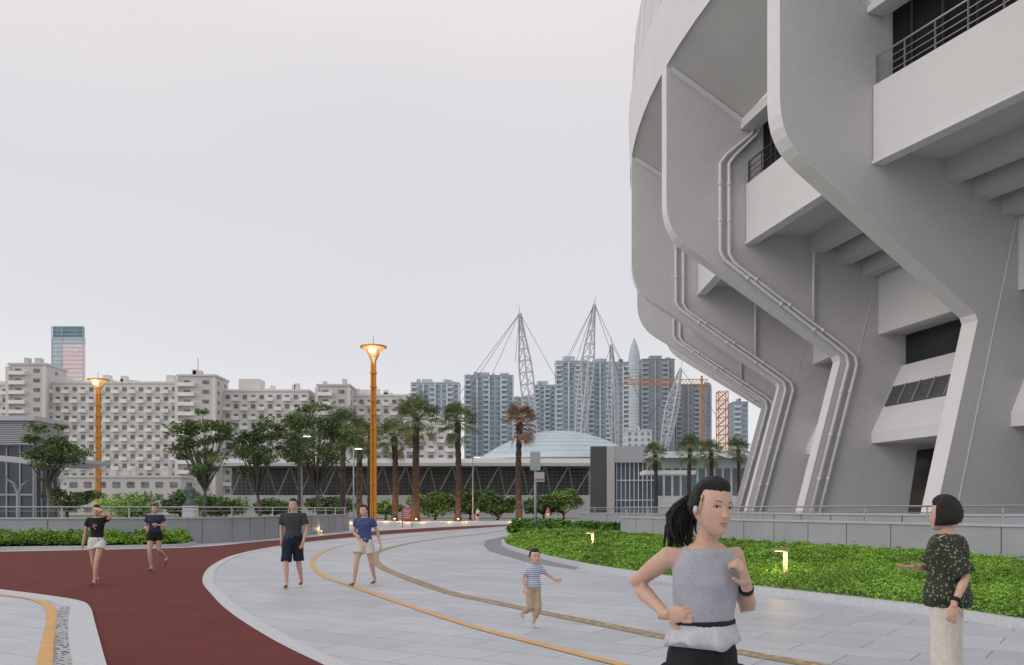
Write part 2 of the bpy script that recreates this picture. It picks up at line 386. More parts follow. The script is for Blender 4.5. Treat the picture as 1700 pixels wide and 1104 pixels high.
def seg(t0,t1,pr,n=3,name='x',m=None,gap=.42):
    mb=MB(); g=math.degrees(gap/54)
    t0+=g;t1-=g
    for k in range(n):
        a=t0+(t1-t0)*k/n;b=t0+(t1-t0)*(k+1)/n
        mb.prism([SP(a,s,z) for s,z in pr],[SP(b,s,z) for s,z in pr])
    return mb.build(name,m,st)
for i in range(len(TH)-1):
    a,b=TH[i],TH[i+1]; g=math.degrees(.42/54)
    seg(a,b,[(4.73,13.9),(4.73,16.6),(4.45,16.6),(4.45,13.9)],1,'parapet',M['stucco_light'])
    seg(a,b,[(4.80,13.80),(4.80,13.895),(4.3,13.895),(4.3,13.80)],1,'parapet_trim',M['white_metal'])
    seg(a,b,[(4.44,14.3),(4.44,14.7),(-7,14.7),(-7,14.3)],1,'deck',M['stucco_dark'])
    for s,z in ((1.3,13.5),(0,13.0),(-1.25,12.5)):
        seg(a,b,[(s+.3,z),(s+.3,14.295),(s-.3,14.295),(s-.3,z)],1,'beam',M['stucco'])
    seg(a,b,[(-1.75,9.75),(-1.75,14.29),(-2.1,14.29),(-2.1,9.75)],1,'ring_wall',M['stucco_light'])
    seg(a,b,[(-2.11,9.75),(-2.11,10.1),(-5.9,10.1),(-5.9,9.75)],1,'soffit',M['stucco_dark'])
    w=seg(a,b,[(-3.1,8.31),(-3.1,9.74),(-3.2,9.74),(-3.2,8.31)],1,'window_and_shade_band',M['darkglass'])
    bx=seg(a,b,[(-2.9,8.3),(-1.4,5.1),(-1.4,4.6),(-6,4.6),(-6,8.3)],1,'service_box',M['stucco_light'])
    lm=MB(); f0,f1=.32,.62
    ta=a+g*1.3; tb=b-g*1.6
    def sl(f,o): return (-2.9+1.5*f+o*.905, 8.3-3.2*f+o*.425)
    lm.prism([SP(ta,*sl(f,o)) for f,o in ((f0,.01),(f1,.01),(f1,.03),(f0,.03))],[SP(tb,*sl(f,o)) for f,o in ((f0,.01),(f1,.01),(f1,.03),(f0,.03))])
    lm.build('louvre',M['darkgrey'],bx)
    sm=MB()
    for k in range(10):
        f=f0+(f1-f0)*(k+.3)/10
        sm.prism([SP(ta,*sl(q,o)) for q,o in ((f,.035),(f+.007,.035),(f+.007,.07),(f,.05))],[SP(tb,*sl(q,o)) for q,o in ((f,.035),(f+.007,.035),(f+.007,.07),(f,.05))])
    for k in range(8):
        tt=ta+(tb-ta)*k/7
        sm.bar(SP(tt,*sl(f0,.05)),SP(tt,*sl(f1,.05)),.035,.05)
    sm.build('slat',M['grey'],bx)
    seg(a,b,[(-6.2,0),(-6.2,4.59),(-6.4,4.59),(-6.4,0)],1,'entrance_glazing',M['darkglass'])
    for k in (.3,.7):
        tt=a+(b-a)*k; MB().tube([SP(tt,-4.2,0),SP(tt,-4.2,4.59)],.32,14).build('column',M['stucco_light'],st,True)
    seg(a,b,[(3.9,16.3),(3.9,19.7),(3.8,19.7),(3.8,16.3)],1,'window_and_shade_band',M['voidm'])  # dark sheet painting the shade of an open storey, no glass
    mm=MB()
    for k in range(1,7):
        tt=a+(b-a)*k/7; mm.bar(SP(tt,3.94,16.3),SP(tt,3.94,19.6),.06,.05)
    mm.build('mullion',M['darkrail'],w)  # bars across the dark sheet of the open storey
    seg(a,b,[(8.45,22.0),(4.9,19.62),(4.9,20.2),(8.45,22.6)],3,'upper_soffit',M['stucco_dark'])
    seg(a,b,[(5.0,19.15),(5.0,19.6),(4.2,19.6),(4.2,19.15)],1,'edge_beam',M['stucco_light'])
    rl=MB(); ta,tb=a+g,b-g
    p0=SP(ta,4.6,0);p1=SP(tb,4.6,0)
    for z,r_ in ((17.65,.035),(17.35,.016),(17.1,.016),(16.85,.016)): rl.tube([p0+Vector((0,0,z)),p1+Vector((0,0,z))],r_,6)
    for k in range(8):
        q=p0.lerp(p1,k/7); rl.bar(q+Vector((0,0,16.6)),q+Vector((0,0,17.65)),.045)
    rl.build('railing',M['darkrail'] if i>1 else M['steel'],st)
def ring(name,pr,m,t0=-45,t1=60,n=60):
    mb=MB(); N=len(pr); vs=[];fs=[]
    for k in range(n+1):
        t=t0+(t1-t0)*k/n; vs+=[SP(t,s,z) for s,z in pr]
    for k in range(n):
        for i in range(N): j=(i+1)%N; fs.append((k*N+i,k*N+j,(k+1)*N+j,(k+1)*N+i))
    fs+=[tuple(range(N)),tuple(n*N+i for i in range(N))]
    mb.add(vs,fs); return mb.build(name,m,st)
ring('fascia',[(8.52,21.95),(8.62,25.2),(8.2,25.2),(8.1,22.3)],M['stucco_light'])
lr=ring('roof_cladding',[(8.5,25.35),(8.3,29),(7.2,34),(6,34),(7,25.35)],M['clad'])
sb=MB()
for t in [ -45+2.1*k for k in range(51)]:
    sb.tube([SP(t,8.49,25.35),SP(t,8.29,29),SP(t,7.19,34)],.022,4)
for z,s in ((27.9,8.345),(30.8,7.89)):
    sb.tube([SP(-45+k*1.75,s,z) for k in range(61)],.022,4)
sb.build('cladding_joint',M['joint'],lr)
ring('inner_wall',[(-7.4,0),(-7.4,22),(-8,22),(-8,0)],M['stucco_dark'])
# ---------------------------------------------------------------- trees
def broadleaf(px,Y,top,bot,pxw,label,m,seed,nl=3200,ls=.16,cl=20,flat=.6,cs=1.0):
    r=random.Random(seed); x=gx(px,Y); root=thing('broadleaf_tree',label,'tree',(x,Y,0))
    zt=gz(top,Y); zb=gz(bot,Y); w=pxw*Y/F/2; zc=(zt+zb)/2; h=(zt-zb)/2
    tr=MB(); fork=Vector((x+r.uniform(-.2,.2),Y,max(.3,zb*.75)))
    tr.tube([(x,Y,-.02),(x+.08,Y,fork.z*.5),fork],[.20,.15,.12],8)
    P=[]
    for k in range(cl):
        while 1:
            u=Vector((r.uniform(-1,1),r.uniform(-1,1),r.uniform(-1,1)))
            if .25<u.length<1.05: break
        fl=1-.25*max(0,-u.z)
        c=Vector((x+u.x*w*.9*fl,Y+u.y*w*.8,zc+u.z*h*.9))
        mid=fork.lerp(c,.5)+Vector((r.uniform(-.3,.3),r.uniform(-.3,.3),.15))
        tr.tube([fork,mid,c],[.075,.045,.015],5)
        cr=w*r.uniform(.17,.36)*cs
        n=int(nl/cl*r.uniform(.6,1.4)); v=nr.normal(size=(n,3)); v/=np.linalg.norm(v,axis=1)[:,None]; v*=(nr.random((n,1))**.6)*cr*np.array([1.25,1.25,flat])
        P.append(v+np.array(c))
    P=np.vstack(P); leafmesh('crown',P,ls*(.6+.8*nr.random(len(P))),m,root,up=.5,aspect=.6)
    tr.build('trunk',M['bark'],root,True); return root
broadleaf(82,60,703,785,112,'leafy tree with dark crown beside the louvred building at far left',M['tree1'],1,4200,.125,24)
broadleaf(337,72,668,795,106,'tall leafy tree standing just right of the white apartment centre',M['tree1'],2,5000,.14,32)
broadleaf(430,76,682,805,96,'round leafy tree between two others behind the left wall',M['tree1'],3,4600,.14,30)
broadleaf(528,80,660,795,138,'widest leafy tree beside the palms behind the wall',M['tree1'],4,6800,.15,42)
broadleaf(110,66,812,842,100,'low dark shrub tree behind the handrail at far left',M['tree1'],5,2600,.14,14)
ords=['leftmost','second from left','third from left','fourth from left','fifth from left','sixth from left','fifth from right','fourth from right','third from right','second from right','rightmost']
for k,(px,tp,w,dk) in enumerate([(215,825,110,0),(300,815,80,1),(365,826,90,0),(455,832,70,1),(545,826,80,1),(640,834,60,0),(722,815,80,0),(780,810,95,1),(826,822,70,0),(902,826,70,1),(935,808,64,0)]):
    broadleaf(px,122,tp,852,w,'bushy park tree, %s of the low green row behind the plaza'%ords[k],M['tree3'] if dk else M['tree2'],20+k,3200,.24,26,.8,1.15)
def palm_proto(m,seed,H=11.5,crown=3.5,nf=56):
    r=random.Random(seed); root=thing('palm_tree','x','palm tree',(0,0,0),'palm trees along the plaza')
    tr=MB(); n=22
    tr.tube([(0.15*math.sin(k*.16),0,H*k/n-.02) for k in range(n+1)],[(.50 if k<1 else .38)+.07*(k%2)+(.1 if k>n-3 else 0)-.004*k for k in range(n+1)],10); tr.build('trunk',M['palmbark'],root)
    cr=MB(); top=Vector((0.15*math.sin(n*.16),0,H))
    for k in range(nf):
        az=r.uniform(0,6.283); el=R(r.choice([-60,-40,-20,-5,10,25,40,55,75])+r.uniform(-10,10))
        d=Vector((math.cos(az)*math.cos(el),math.sin(az)*math.cos(el),math.sin(el)))
        L=crown*r.uniform(.42,.62); mid=top+d*L*.6+Vector((0,0,.1)); e=top+d*L+Vector((0,0,-.12))
        cr.tube([top,mid,e],[.05,.035,.025],4)
        side=d.cross(Vector((0,0,1))); side=side.normalized() if side.length>.1 else Vector((1,0,0)); up=side.cross(d)
        nb=17
        for j in range(nb):
            a=R(-112+224*j/(nb-1)); fd=(d*math.cos(a)+side*math.sin(a)).normalized(); bl=crown*r.uniform(.32,.46)*(1-.2*abs(math.sin(a)))
            w=fd.cross(up).normalized()*.065; m1=e+fd*bl*.6; t_=e+fd*bl+Vector((0,0,-.3*bl*r.uniform(.6,1.5)))
            cr.add([e,m1+w,t_,m1-w],[(0,1,2,3)])
    cr.build('crown',m,root); return root
pg=palm_proto(M['palm'],3,nf=46); pb=palm_proto(M['palmbrown'],9,nf=34); pg2=palm_proto(M['palm'],5,11.5,3.8,50)
PL=[(691,108,697,pg2,'tallest fan palm, between the short palm and the lone middle palm',1.08),
    (760,110,702,pg,'green fan palm standing alone between the tallest palm and the brown one',1.0),
    (862,110,702,pb,'brown fan palm with withered reddish crown at the right end of the row',1.0),
    (655,112,727,pg,'shorter green fan palm just right of the tall orange lamp',1.0),
    (598,104,728,pg,'green fan palm immediately left of the tall orange lamp',.9),
    (570,100,712,pg2,'fan palm half hidden by the widest leafy tree',.85),
    (497,98,712,pg,'fan palm behind the first white street light',.8),
    (614,122,720,pb,'brownish fan palm behind the tall orange lamp',.7),
    (1088,112,755,pg,'small fan palm in front of the glass pavilion',.65),
    (1145,106,745,pg2,'small fan palm directly above the runner',.65),
    (1181,110,752,pg,'small fan palm between the runner and the stadium leg',.65),
    (1226,112,745,pg2,'small fan palm partly hidden by the stadium legs',.6)]
used=set()
for px,Y,tp,pr,lab,sc in PL:
    o=pr if id(pr) not in used else copy_tree(pr); used.add(id(pr))
    H=gz(tp,Y); o.location=(gx(px,Y),Y,0); k=H/11.5; o.scale=(sc,sc,k); o.rotation_euler=(0,0,rnd.uniform(0,6)); o['label']=lab
    for ch in o.children:
        if ch.name.startswith('crown'): ch.scale=(1,1,sc/k); ch.location=(0,0,11.5*(1-sc/k))
for px,Y in ((655,110),(760,108),(862,108),(691,106),(598,102)):
    for dx in (-.9,.9):
        l=bpy.data.lights.new('palm_uplight','POINT'); l.energy=200; l.color=(1,.5,.16); l.shadow_soft_size=.1
        o=bpy.data.objects.new('palm_uplight',l); col.objects.link(o); o.location=(gx(px,Y)+dx,Y-.9,.9)
    f=MB(); f.tube([(gx(px,Y)+.1,Y-.9,0),(gx(px,Y)+.1,Y-.9,.3)],.12,8,0); f.ell((gx(px,Y)+.1,Y-.9,.32),(.1,.1,.06),mi=1)
    tag(f.build('ground_uplight',[M['darkgrey'],M['warm']]),'small warm uplight at the foot of %s'%{655:'the short palm',760:'the lone middle palm',862:'the brown palm',691:'the tallest palm',598:'the palm left of the orange lamp'}[px],'light')
# ---------------------------------------------------------------- lamps
def orange_lamp(px,Y,pytop,label):
    x=gx(px,Y); H=gz(pytop,Y); root=thing('street_lamp',label,'street lamp',(x,Y,0),'tall orange lamp posts')
    m=MB()
    for a in (45,135,225,315):
        c,s=math.cos(R(a))*.34,math.sin(R(a))*.34; m.tube([(x+c,Y+s,0),(x+c*.8,Y+s*.8,H-1.6),(x+c*3.2,Y+s*3.2,H)],.09,6)
    m.tube([(x,Y,0),(x,Y,H-1.8)],.13,8)
    z=1.2
    while z<H-2: m.box(x-.36,x+.36,Y-.36,Y+.36,z,z+.1); z+=1.5
    m.build('post',M['lamp_orange'],root)
    b=MB(); b.loft([((x,Y,H-1.1),(.25,0,0),(0,.25,0)),((x,Y,H-.15),(1.25,0,0),(0,1.25,0))],n=16); b.build('lamp_shade',M['goldlit'],root)
    r_=MB(); r_.loft([((x,Y,H-.14),(1.45,0,0),(0,1.45,0)),((x,Y,H+.02),(1.45,0,0),(0,1.45,0))],n=16); r_.build('rim',M['lamp_orange'],root)
    MB().tube([(x,Y,H),(x,Y,H+1.2)],[.05,.02],6).build('finial',M['grey'],root)
    MB().ell((x,Y-.9,H-.6),(.36,.36,.26)).build('bulb',M['warm'],root,True)
    l=bpy.data.lights.new('lamp_light','POINT'); l.energy=70; l.color=(1,.75,.45); l.shadow_soft_size=.3
    o=bpy.data.objects.new('lamp_light',l); col.objects.link(o); o.location=(x,Y-2,H-1.2)
orange_lamp(620,98,575,'tall orange lamp post with flared lit top, behind the palms')
orange_lamp(163,128,630,'orange lamp post in front of the white apartments at left')
def street_light(px,Y,pytop,d,label):
    x=gx(px,Y);H=gz(pytop,Y);root=thing('street_light',label,'street light',(x,Y,0),'slim grey street lights')
    MB().tube([(x,Y,0),(x,Y,H)],[.09,.06],8).build('pole',M['grey'],root,True)
    MB().box(min(x,x+d*.9),max(x,x+d*.9),Y-.12,Y+.12,H,H+.1).build('lamp_head',M['grey'],root)
    MB().box(min(x+d*.15,x+d*.85),max(x+d*.15,x+d*.85),Y-.1,Y+.1,H-.05,H-.003).build('lens',M['whitelamp'],root)
street_light(501,79,724,1,'slim grey street light with lit head, in front of the widest leafy tree')
street_light(587,93,745,1,'slim grey street light left of the tall orange lamp')
street_light(785,111,759,1,'slim grey street light right of the lone middle palm')
def bollard(px,py,Y,label,e):
    x=gx(px,Y); root=thing('bollard_light',label,'garden light',(x,Y,.15),'bollard lights in the planting bed')
    MB().box(x-.035,x+.035,Y-.035,Y+.035,.1,.70).build('post',M['grey'],root)
    MB().box(x-.26,x+.08,Y-.07,Y+.07,.702,.75).build('lamp_head',M['midgrey'],root)
    MB().box(x-.2,x-.06,Y-.05,Y+.05,.69,.699).build('lens',M['warm2'],root)
    MB().box(x-.028,x+.028,Y-.04,Y-.037,.2,.68).build('glow_strip',M['strip'],root)
    for dx,ee in ((-.16,1),(.14,.5)):
        l=bpy.data.lights.new('bollard_lamp','POINT'); l.energy=e*ee; l.color=(1,.74,.25); l.shadow_soft_size=.05
        o=bpy.data.objects.new('bollard_lamp',l); col.objects.link(o); o.location=(x+dx,Y-.05,.58)
bollard(1304,962,17.3,'nearer lit L shaped garden light standing in the green bed',10)
bollard(984,912,30,'farther lit garden light at the left end of the green bed',14)
for k,(px,py) in enumerate([(384,898),(421,895),(463,891),(535,886)]):
    x,y=G(px,py); x-=.05
    mb=MB(); mb.tube([(x,y,0),(x,y,.14)],.06,8,0); mb.ell((x,y,.16),(.05,.05,.03),mi=1)
    tag(mb.build('path_light',[M['grey'],M['warm2']]),'small warm path light at the wall foot, %s from the left'%['first','second','third','fourth'][k],'light','path lights by the left wall')
    l=bpy.data.lights.new('path_lamp','POINT'); l.energy=5; l.color=(1,.7,.35); o=bpy.data.objects.new('path_lamp',l); col.objects.link(o); o.location=(x,y-.1,.3)
def ftext(txt,size,loc,rot,m,parent,name,ext=.005):
    cu=bpy.data.curves.new(name,'FONT'); cu.body=txt; cu.size=size; cu.extrude=ext; cu.align_x='CENTER'; cu.align_y='CENTER'
    o=bpy.data.objects.new('tmp',cu); col.objects.link(o); bpy.context.view_layer.update()
    me=bpy.data.meshes.new_from_object(o.evaluated_get(bpy.context.evaluated_depsgraph_get())); bpy.data.objects.remove(o)
    me.materials.clear(); me.materials.append(m); q=bpy.data.objects.new(name,me); col.objects.link(q)
    q.location=Vector(loc)-wloc(parent); q.rotation_euler=rot; q.parent=parent; return q
Y=56; x=gx(889,Y); sp=thing('sign_post','grey direction sign post with two boards at the end of the bed','sign',(x,Y,0))
MB().tube([(x,Y,0),(x,Y,gz(750,Y))],.08,8).build('pole',M['grey'],sp,True)
MB().box(x-.34,x+.3,Y-.16,Y-.09,gz(781,Y),gz(750,Y)).build('board',M['wallpanel'],sp)
MB().box(x-.05,x+.55,Y-.17,Y-.1,gz(800,Y),gz(784,Y)).build('board',M['roofgrey'],sp)
MB().box(x-.02,x+.52,Y-.18,Y-.175,gz(798,Y),gz(795,Y)).build('board_stripe',M['redsign'],sp)
Y=75; x=gx(676,Y); sg=thing('notice_board','red notice board on legs at the edge of the track','sign',(x,Y,0))
MB().box(x-.45,x+.45,Y-.03,Y+.03,.45,1.6).build('board',M['redsign'],sg)
for k in range(5): MB().box(x-.32,x+.32-.08*(k%3),Y-.037,Y-.033,1.4-.16*k,1.45-.16*k).build('text_line',M['tw_bal'],sg)
for d in (-.4,.4): MB().box(x+d-.03,x+d+.03,Y-.2,Y+.2,0,.44).build('leg',M['grey'],sg)
# ---------------------------------------------------------------- background buildings
def building(name,label,px0,px1,pyt,Y,depth,wm,wn,fh,cw,ww,wh,bal=None,every=2,group=None,roofs=(),shift=0,band=None,zb=0,pier=None):
    x0,x1=gx(px0,Y),gx(px1,Y); H=gz(pyt,Y); root=thing(name,label,'building',((x0+x1)/2,Y,0),group)
    MB().box(x0,x1,Y,Y+depth,-1,H).build('wall',wm,root)
    rm=MB(); rm.box(x0-.3,x1+.3,Y-.3,Y+depth+.3,H+.003,H+.6)
    rf=rm.build('roof',wm,root)
    for a,b,t in roofs:
        MB().box(gx(a,Y),gx(b,Y),Y+depth*.2,Y+depth*.7,H+.603,gz(t,Y)).build('roof_block',wm,rf)
    rq=random.Random(int(px0*7+Y)); cl=MB()
    for q in range(max(2,int((x1-x0)/7))):
        xx=rq.uniform(x0+1,x1-2); cl.box(xx,xx+rq.uniform(.8,2.4),Y+1,Y+3,H+.601,H+.6+rq.uniform(.6,2.2))
    cl.build('roof_clutter',wm,rf)
    nc=max(1,int((x1-x0)/cw)); nf=int((H-zb)/fh); cw2=(x1-x0)/nc
    wins=[];bals=[];bd=MB()
    for f in range(nf-1,-1,-1):
        z=H-(nf-f-.5)*fh-.2
        for c in range(nc):
            cx=x0+cw2*(c+.5)
            wins.append((cx,Y-.06,z,cw2*ww,.2,fh*wh))
            if bal and ((c+(f if every==-2 else 0)*1)%abs(every)==shift):
                bals.append((cx,Y-.6,z-fh*.28,cw2*.86,1.2,fh*.38))
        if band: bd.box(x0-.05,x1+.05,Y-.22,Y-.003,z-fh*.5,z-fh*.5+.35)
    if pier:
        pm=MB()
        for c in range(0,nc+1,2): xx=x0+cw2*c; pm.box(xx-.45,xx+.45,Y-1.1,Y-.001,0,H-.5)
        pm.build('pier',pier,root)
    sx=x1 if px1<850 else x0
    nd=max(1,int(depth/cw/1.6))
    for f in range(nf-1,max(-1,nf-9),-1):
        z=H-(nf-f-.5)*fh-.2
        for c in range(nd): wins.append((sx,Y+depth*(c+.5)/nd,z,.2,cw2*ww*.8,fh*wh))
    repeats(root,'window',wn,wins)
    if bals: repeats(root,'balcony',bal,bals)
    if band: bd.build('floor_band',band,root)
    return root
A=M['apt'];AB=M['aptbal'];AW=M['aptwin']
Ya=260
building('apartment_building','tall beige stair tower at the left end of the white apartments',15,76,606,Ya-3,12,M['apt2'],AW,2.75,4.4,.32,.36,AB,3,roofs=[(22,40,600)],pier=A)
building('apartment_building','long white slab of flats with staggered balconies behind the left orange lamp',76,296,637,Ya,12,A,AW,2.75,2.3,.48,.42,AB,-2,roofs=[(100,118,630),(150,178,627),(205,222,629),(250,262,631)])
building('apartment_building','beige tower block between the two white slabs of flats',295,357,625,Ya-4,12,M['apt2'],AW,2.75,3.6,.34,.36,AB,3,roofs=[(305,320,620)],pier=A)
building('apartment_building','white slab of flats with round roof block above the leafy trees',357,512,650,Ya+4,12,A,AW,2.75,2.3,.48,.42,AB,-2,roofs=[(392,427,627),(440,452,643),(480,492,644)])
building('apartment_building','beige tower block above the widest leafy tree',527,580,641,Ya,12,M['apt2'],AW,2.75,3.6,.34,.36,AB,3,roofs=[(540,556,637)],pier=A)
building('apartment_building','white slab of flats behind the tall orange lamp',512,675,658,Ya+8,12,A,AW,2.75,2.3,.48,.42,AB,-2,roofs=[(598,612,645),(640,650,651)])
building('apartment_building','low white block of flats left of the blue towers',675,756,704,Ya+10,12,A,AW,2.75,2.5,.48,.42,AB,-2)
building('apartment_building','white block of flats in front of the slabs beside the lamp at far left',-60,16,640,Ya+10,12,A,AW,2.75,2.5,.48,.42,AB,-2)
building('podium_building','low grey podium block under the white apartments',110,300,793,235,10,M['apt2'],AW,3.2,3.4,.5,.45)
W=M['tw_win'];TL=M['tw_light'];TM=M['tw_mid'];TB=M['tw_bal']
building('residential_tower','blue grey residential tower leftmost of the tower group',683,762,636,560,16,TL,W,3.2,3.6,.6,.5,TB,3,roofs=[(700,716,628),(735,750,629)],band=TM,pier=TB)
building('residential_tower','blue grey residential tower with balconies left of the first mast',772,852,624,580,16,TM,W,3.2,3.6,.6,.5,TB,3,roofs=[(790,812,617),(830,845,618)],band=TL,pier=TB)
building('residential_tower','low distant tower filling the gap behind the first mast',850,890,660,760,22,TM,W,3.2,4,.6,.5,TB,2)
building('residential_tower','narrow blue tower between the two tall masts',887,922,640,640,22,TL,W,3.2,3.6,.6,.5,TB,2,roofs=[(892,910,631)],pier=TB)
building('residential_tower','tall pale residential tower behind the second mast',923,976,600,600,16,TL,W,3.2,3.6,.6,.5,TB,3,roofs=[(935,955,590)],band=TM,pier=TB)
building('residential_tower','pale tower joined right of the tallest residential tower',977,1044,602,606,16,TM,W,3.2,3.6,.6,.5,TB,3,roofs=[(990,1008,594)],band=TL,pier=TB)
building('residential_tower','brownish tower with balconies right of the pointed skyscraper',1066,1120,597,610,16,M['tw_brown'],W,3.2,3.8,.5,.5,TM,3,roofs=[(1080,1100,589)],pier=TM)
building('residential_tower','brownish tower half hidden by the stadium curve',1123,1180,640,620,16,M['tw_brown'],W,3.2,3.8,.5,.5,TM,3,pier=TM)
building('residential_tower','dark narrow tower seen between the stadium legs',1218,1242,668,560,16,TM,W,3.2,3.6,.6,.55,TB,2)
building('residential_tower','small pale block below the pointed skyscraper',1040,1082,715,500,18,TB,W,3.2,3.4,.4,.5)
Y=900; gt=thing('glass_tower','pink lit glass office tower with blue crown, behind the left apartments','building',(gx(112,Y),Y,0))
x0,x1=gx(86,Y),gx(138,Y); xm=x0+(x1-x0)*.33; DD=5
MB().box(x0,xm,Y,Y+DD,0,gz(560,Y)).build('side_wall',M['ledblue'],gt)
MB().box(xm+.01,x1,Y,Y+DD,gz(572,Y),gz(560,Y)).build('side_wall',M['ledblue'],gt)
MB().box(xm+.01,x1,Y,Y+DD,0,gz(572,Y)-.01).build('screen_wall',M['ledpink'],gt)
MB().box(x0+.4,x1-.4,Y+1,Y+DD-1,gz(560,Y)+.01,gz(542,Y)).build('crown',M['blueglass'],gt)
b=MB()
for k in range(15):
    zz=gz(640,Y)+(gz(542,Y)-gz(640,Y))*k/14; b.box(x0-.3,x1+.3,Y-.3,Y-.02,zz,zz+.45)
for xx in (x0,xm,x1): b.box(xx-.4,xx+.4,Y-.4,Y-.31,0,gz(541,Y))
b.build('facade_frame',TL,gt)
ftext('ZIW',6.5,((xm+x1)/2,Y-.6,gz(583,Y)),(R(90),0,0),M['led_white'],gt,'screen_text')
ftext('招商',7,(gx(95,Y),Y-.7,gz(622,Y)),(R(90),0,0),M['led_red'],gt,'roof_sign')
Y=1400; x=gx(1055,Y); sk=thing('skyscraper','very tall pointed glass skyscraper far away between the towers','building',(x,Y,0))
secs=[(0,11),(gz(640,Y),11),(gz(605,Y),10.2),(gz(585,Y),8),(gz(571,Y),5),(gz(558,Y),.6)]
MB().loft([((x,Y+14,z),(w*1.05,0,0),(0,w,0)) for z,w in secs],n=12).build('wall',TL,sk)
b=MB()
for k in range(24):
    z=gz(740,Y)+k*5.2
    b.loft([((x,Y+14,z),(11.8,0,0),(0,11.2,0)),((x,Y+14,z+1),(11.8,0,0),(0,11.2,0))],n=12)
b.build('floor_band',TB,sk)
for px,t,bb,Y,w_ in ((319,590,625,265,'beige tower block'),(478,640,655,270,'white slab of flats')):
    o=MB().tube([(gx(px,Y),Y+5,gz(bb,Y)),(gx(px,Y),Y+5,gz(t,Y))],.12,5).build('antenna',M['grey']); tag(o,'thin aerial on the roof of the '+w_,'antenna')
Y=150; hall=thing('sports_hall','long low sports hall with sloping struts behind the palms','building',(gx(690,Y),Y,0))
def loftbox(x0,x1,prof,name,m,par): MB().prism([(x0,y,z) for y,z in prof],[(x1,y,z) for y,z in prof]).build(name,m,par)
loftbox(gx(368,Y),gx(985,Y),[(Y-3,gz(775,Y)),(Y-3,gz(770,Y)),(Y+2,gz(760,Y)),(Y+26,gz(757,Y)),(Y+26,gz(775,Y))],'roof',M['roofgrey'],hall)
loftbox(gx(375,Y),gx(980,Y),[(Y+3,-.02),(Y+3,gz(776,Y)),(Y+3.3,gz(776,Y)),(Y+3.3,-.02)],'glass_wall',M['hallglass'],hall)
loftbox(gx(372,Y),gx(983,Y),[(Y-.4,-.02),(Y-.4,gz(822,Y)),(Y+.4,gz(822,Y)),(Y+.4,-.02)],'base_wall',M['roofgrey'],hall)
for k in range(16):
    xa=gx(385+k*38,Y)
    v=MB(); v.bar((xa,Y+.2,gz(822,Y)),(xa+2.6,Y-2,gz(775,Y)),.2); v.bar((xa+3.6,Y+.2,gz(822,Y)),(xa+2.6,Y-2,gz(775,Y)),.14)
    v.build('strut',M['midgrey'],hall)
bb=MB()
for py in (782,788,794,800,806,812,818): bb.box(gx(378,Y),gx(980,Y),Y+2.8,Y+2.95,gz(py,Y),gz(py,Y)+.09)
for k in range(80): xx=gx(378+k*7.6,Y); bb.box(xx,xx+.08,Y+2.82,Y+2.93,gz(822,Y),gz(776,Y))
bb.build('transom',M['midgrey'],hall)
Y=185; dm=thing('glass_dome','shallow glass dome behind the sports hall at the feet of the masts','building',(gx(928,Y),Y,0))
cx,cz,rx,rz=gx(928,Y),gz(764,Y),gx(1063,Y)-gx(928,Y),gz(716,Y)-gz(764,Y)
def dp(a,t,o=0): return Vector((cx+rx*t*math.cos(a),Y+rx*t*math.sin(a),cz+rz*(1-t*t)+o))
d=MB(); vs=[];fs=[];nA,nE=64,10
for j in range(nE+1):
    for i in range(nA): vs.append(dp(2*math.pi*i/nA,1-j/nE*.999))
for j in range(nE):
    for i in range(nA): k=(i+1)%nA; fs.append((j*nA+i,j*nA+k,(j+1)*nA+k,(j+1)*nA+i))
d.add(vs,fs); d.build('glass_shell',M['dome'],dm,True)
rb_=MB()
for i in range(0,nA,2): rb_.tube([dp(2*math.pi*i/nA,1-j/10*.99,.04) for j in range(11)],.045,4)
for j in range(0,9): rb_.tube([dp(2*math.pi*i/nA,1-j/nE,.05) for i in range(nA+1)],.045 if j else .5,4)
rb_.build('frame',TB,dm)
MB().loft([((cx,Y,-.02),(rx,0,0),(0,rx,0)),((cx,Y,cz),(rx,0,0),(0,rx,0))],n=40).build('drum_wall',M['roofgrey'],dm)
def mast(px0,py0,px1,py1,Y,w,label,cables):
    a=Vector((gx(px0,Y),Y,gz(py0,Y)));b=Vector((gx(px1,Y),Y,gz(py1,Y)))
    root=thing('truss_mast',label,'mast',tuple(a),'white truss masts over the dome')
    d=(b-a).normalized();u=Vector((1,0,0));v=d.cross(u).normalized();u=v.cross(d)
    def wd(t): return w*(.55+.54*math.sin(math.pi*min(1,t)))*(1-.8*max(0,(t-.6)/.4))+.08
    c=MB();n=11
    P=[[a.lerp(b,k/n)+(u*math.cos(R(q))+v*math.sin(R(q)))*wd(k/n) for q in (30,150,270)] for k in range(n+1)]
    for j in range(3): c.tube([P[k][j] for k in range(n+1)],.19,5)
    c.build('chord',M['mast'],root)
    l=MB()
    for k in range(n):
        for j in range(3):
            l.tube([P[k][j],P[k+1][(j+1)%3]],.10,4); l.tube([P[k+1][j],P[k+1][(j+1)%3]],.10,4)
    l.build('lacing',M['mast'],root)
    MB().tube([b,b+d*2],[.1,.04],5).build('tip',M['mast'],root)
    for qx,qy,dy in cables: MB().tube([b,(gx(qx,Y),Y+dy,gz(qy,Y))],.06,4).build('cable',M['darkgrey'],root)
mast(886,735,863,520,200,1.5,'left truss mast standing over the dome',[(762,655,0),(802,640,10),(930,640,0),(855,600,0),(745,690,5)])
mast(960,745,987,505,200,1.5,'tallest truss mast standing over the dome',[(925,625,0),(945,640,10),(1075,690,0),(1040,640,5),(900,690,0)])
mast(1022,750,1015,572,215,1.3,'shorter truss mast right of the tallest one',[(985,660,0),(1055,640,0)])
mast(1103,745,1130,612,200,1.4,'leaning truss mast beside the stadium curve',[(1075,700,0),(1190,690,0)])
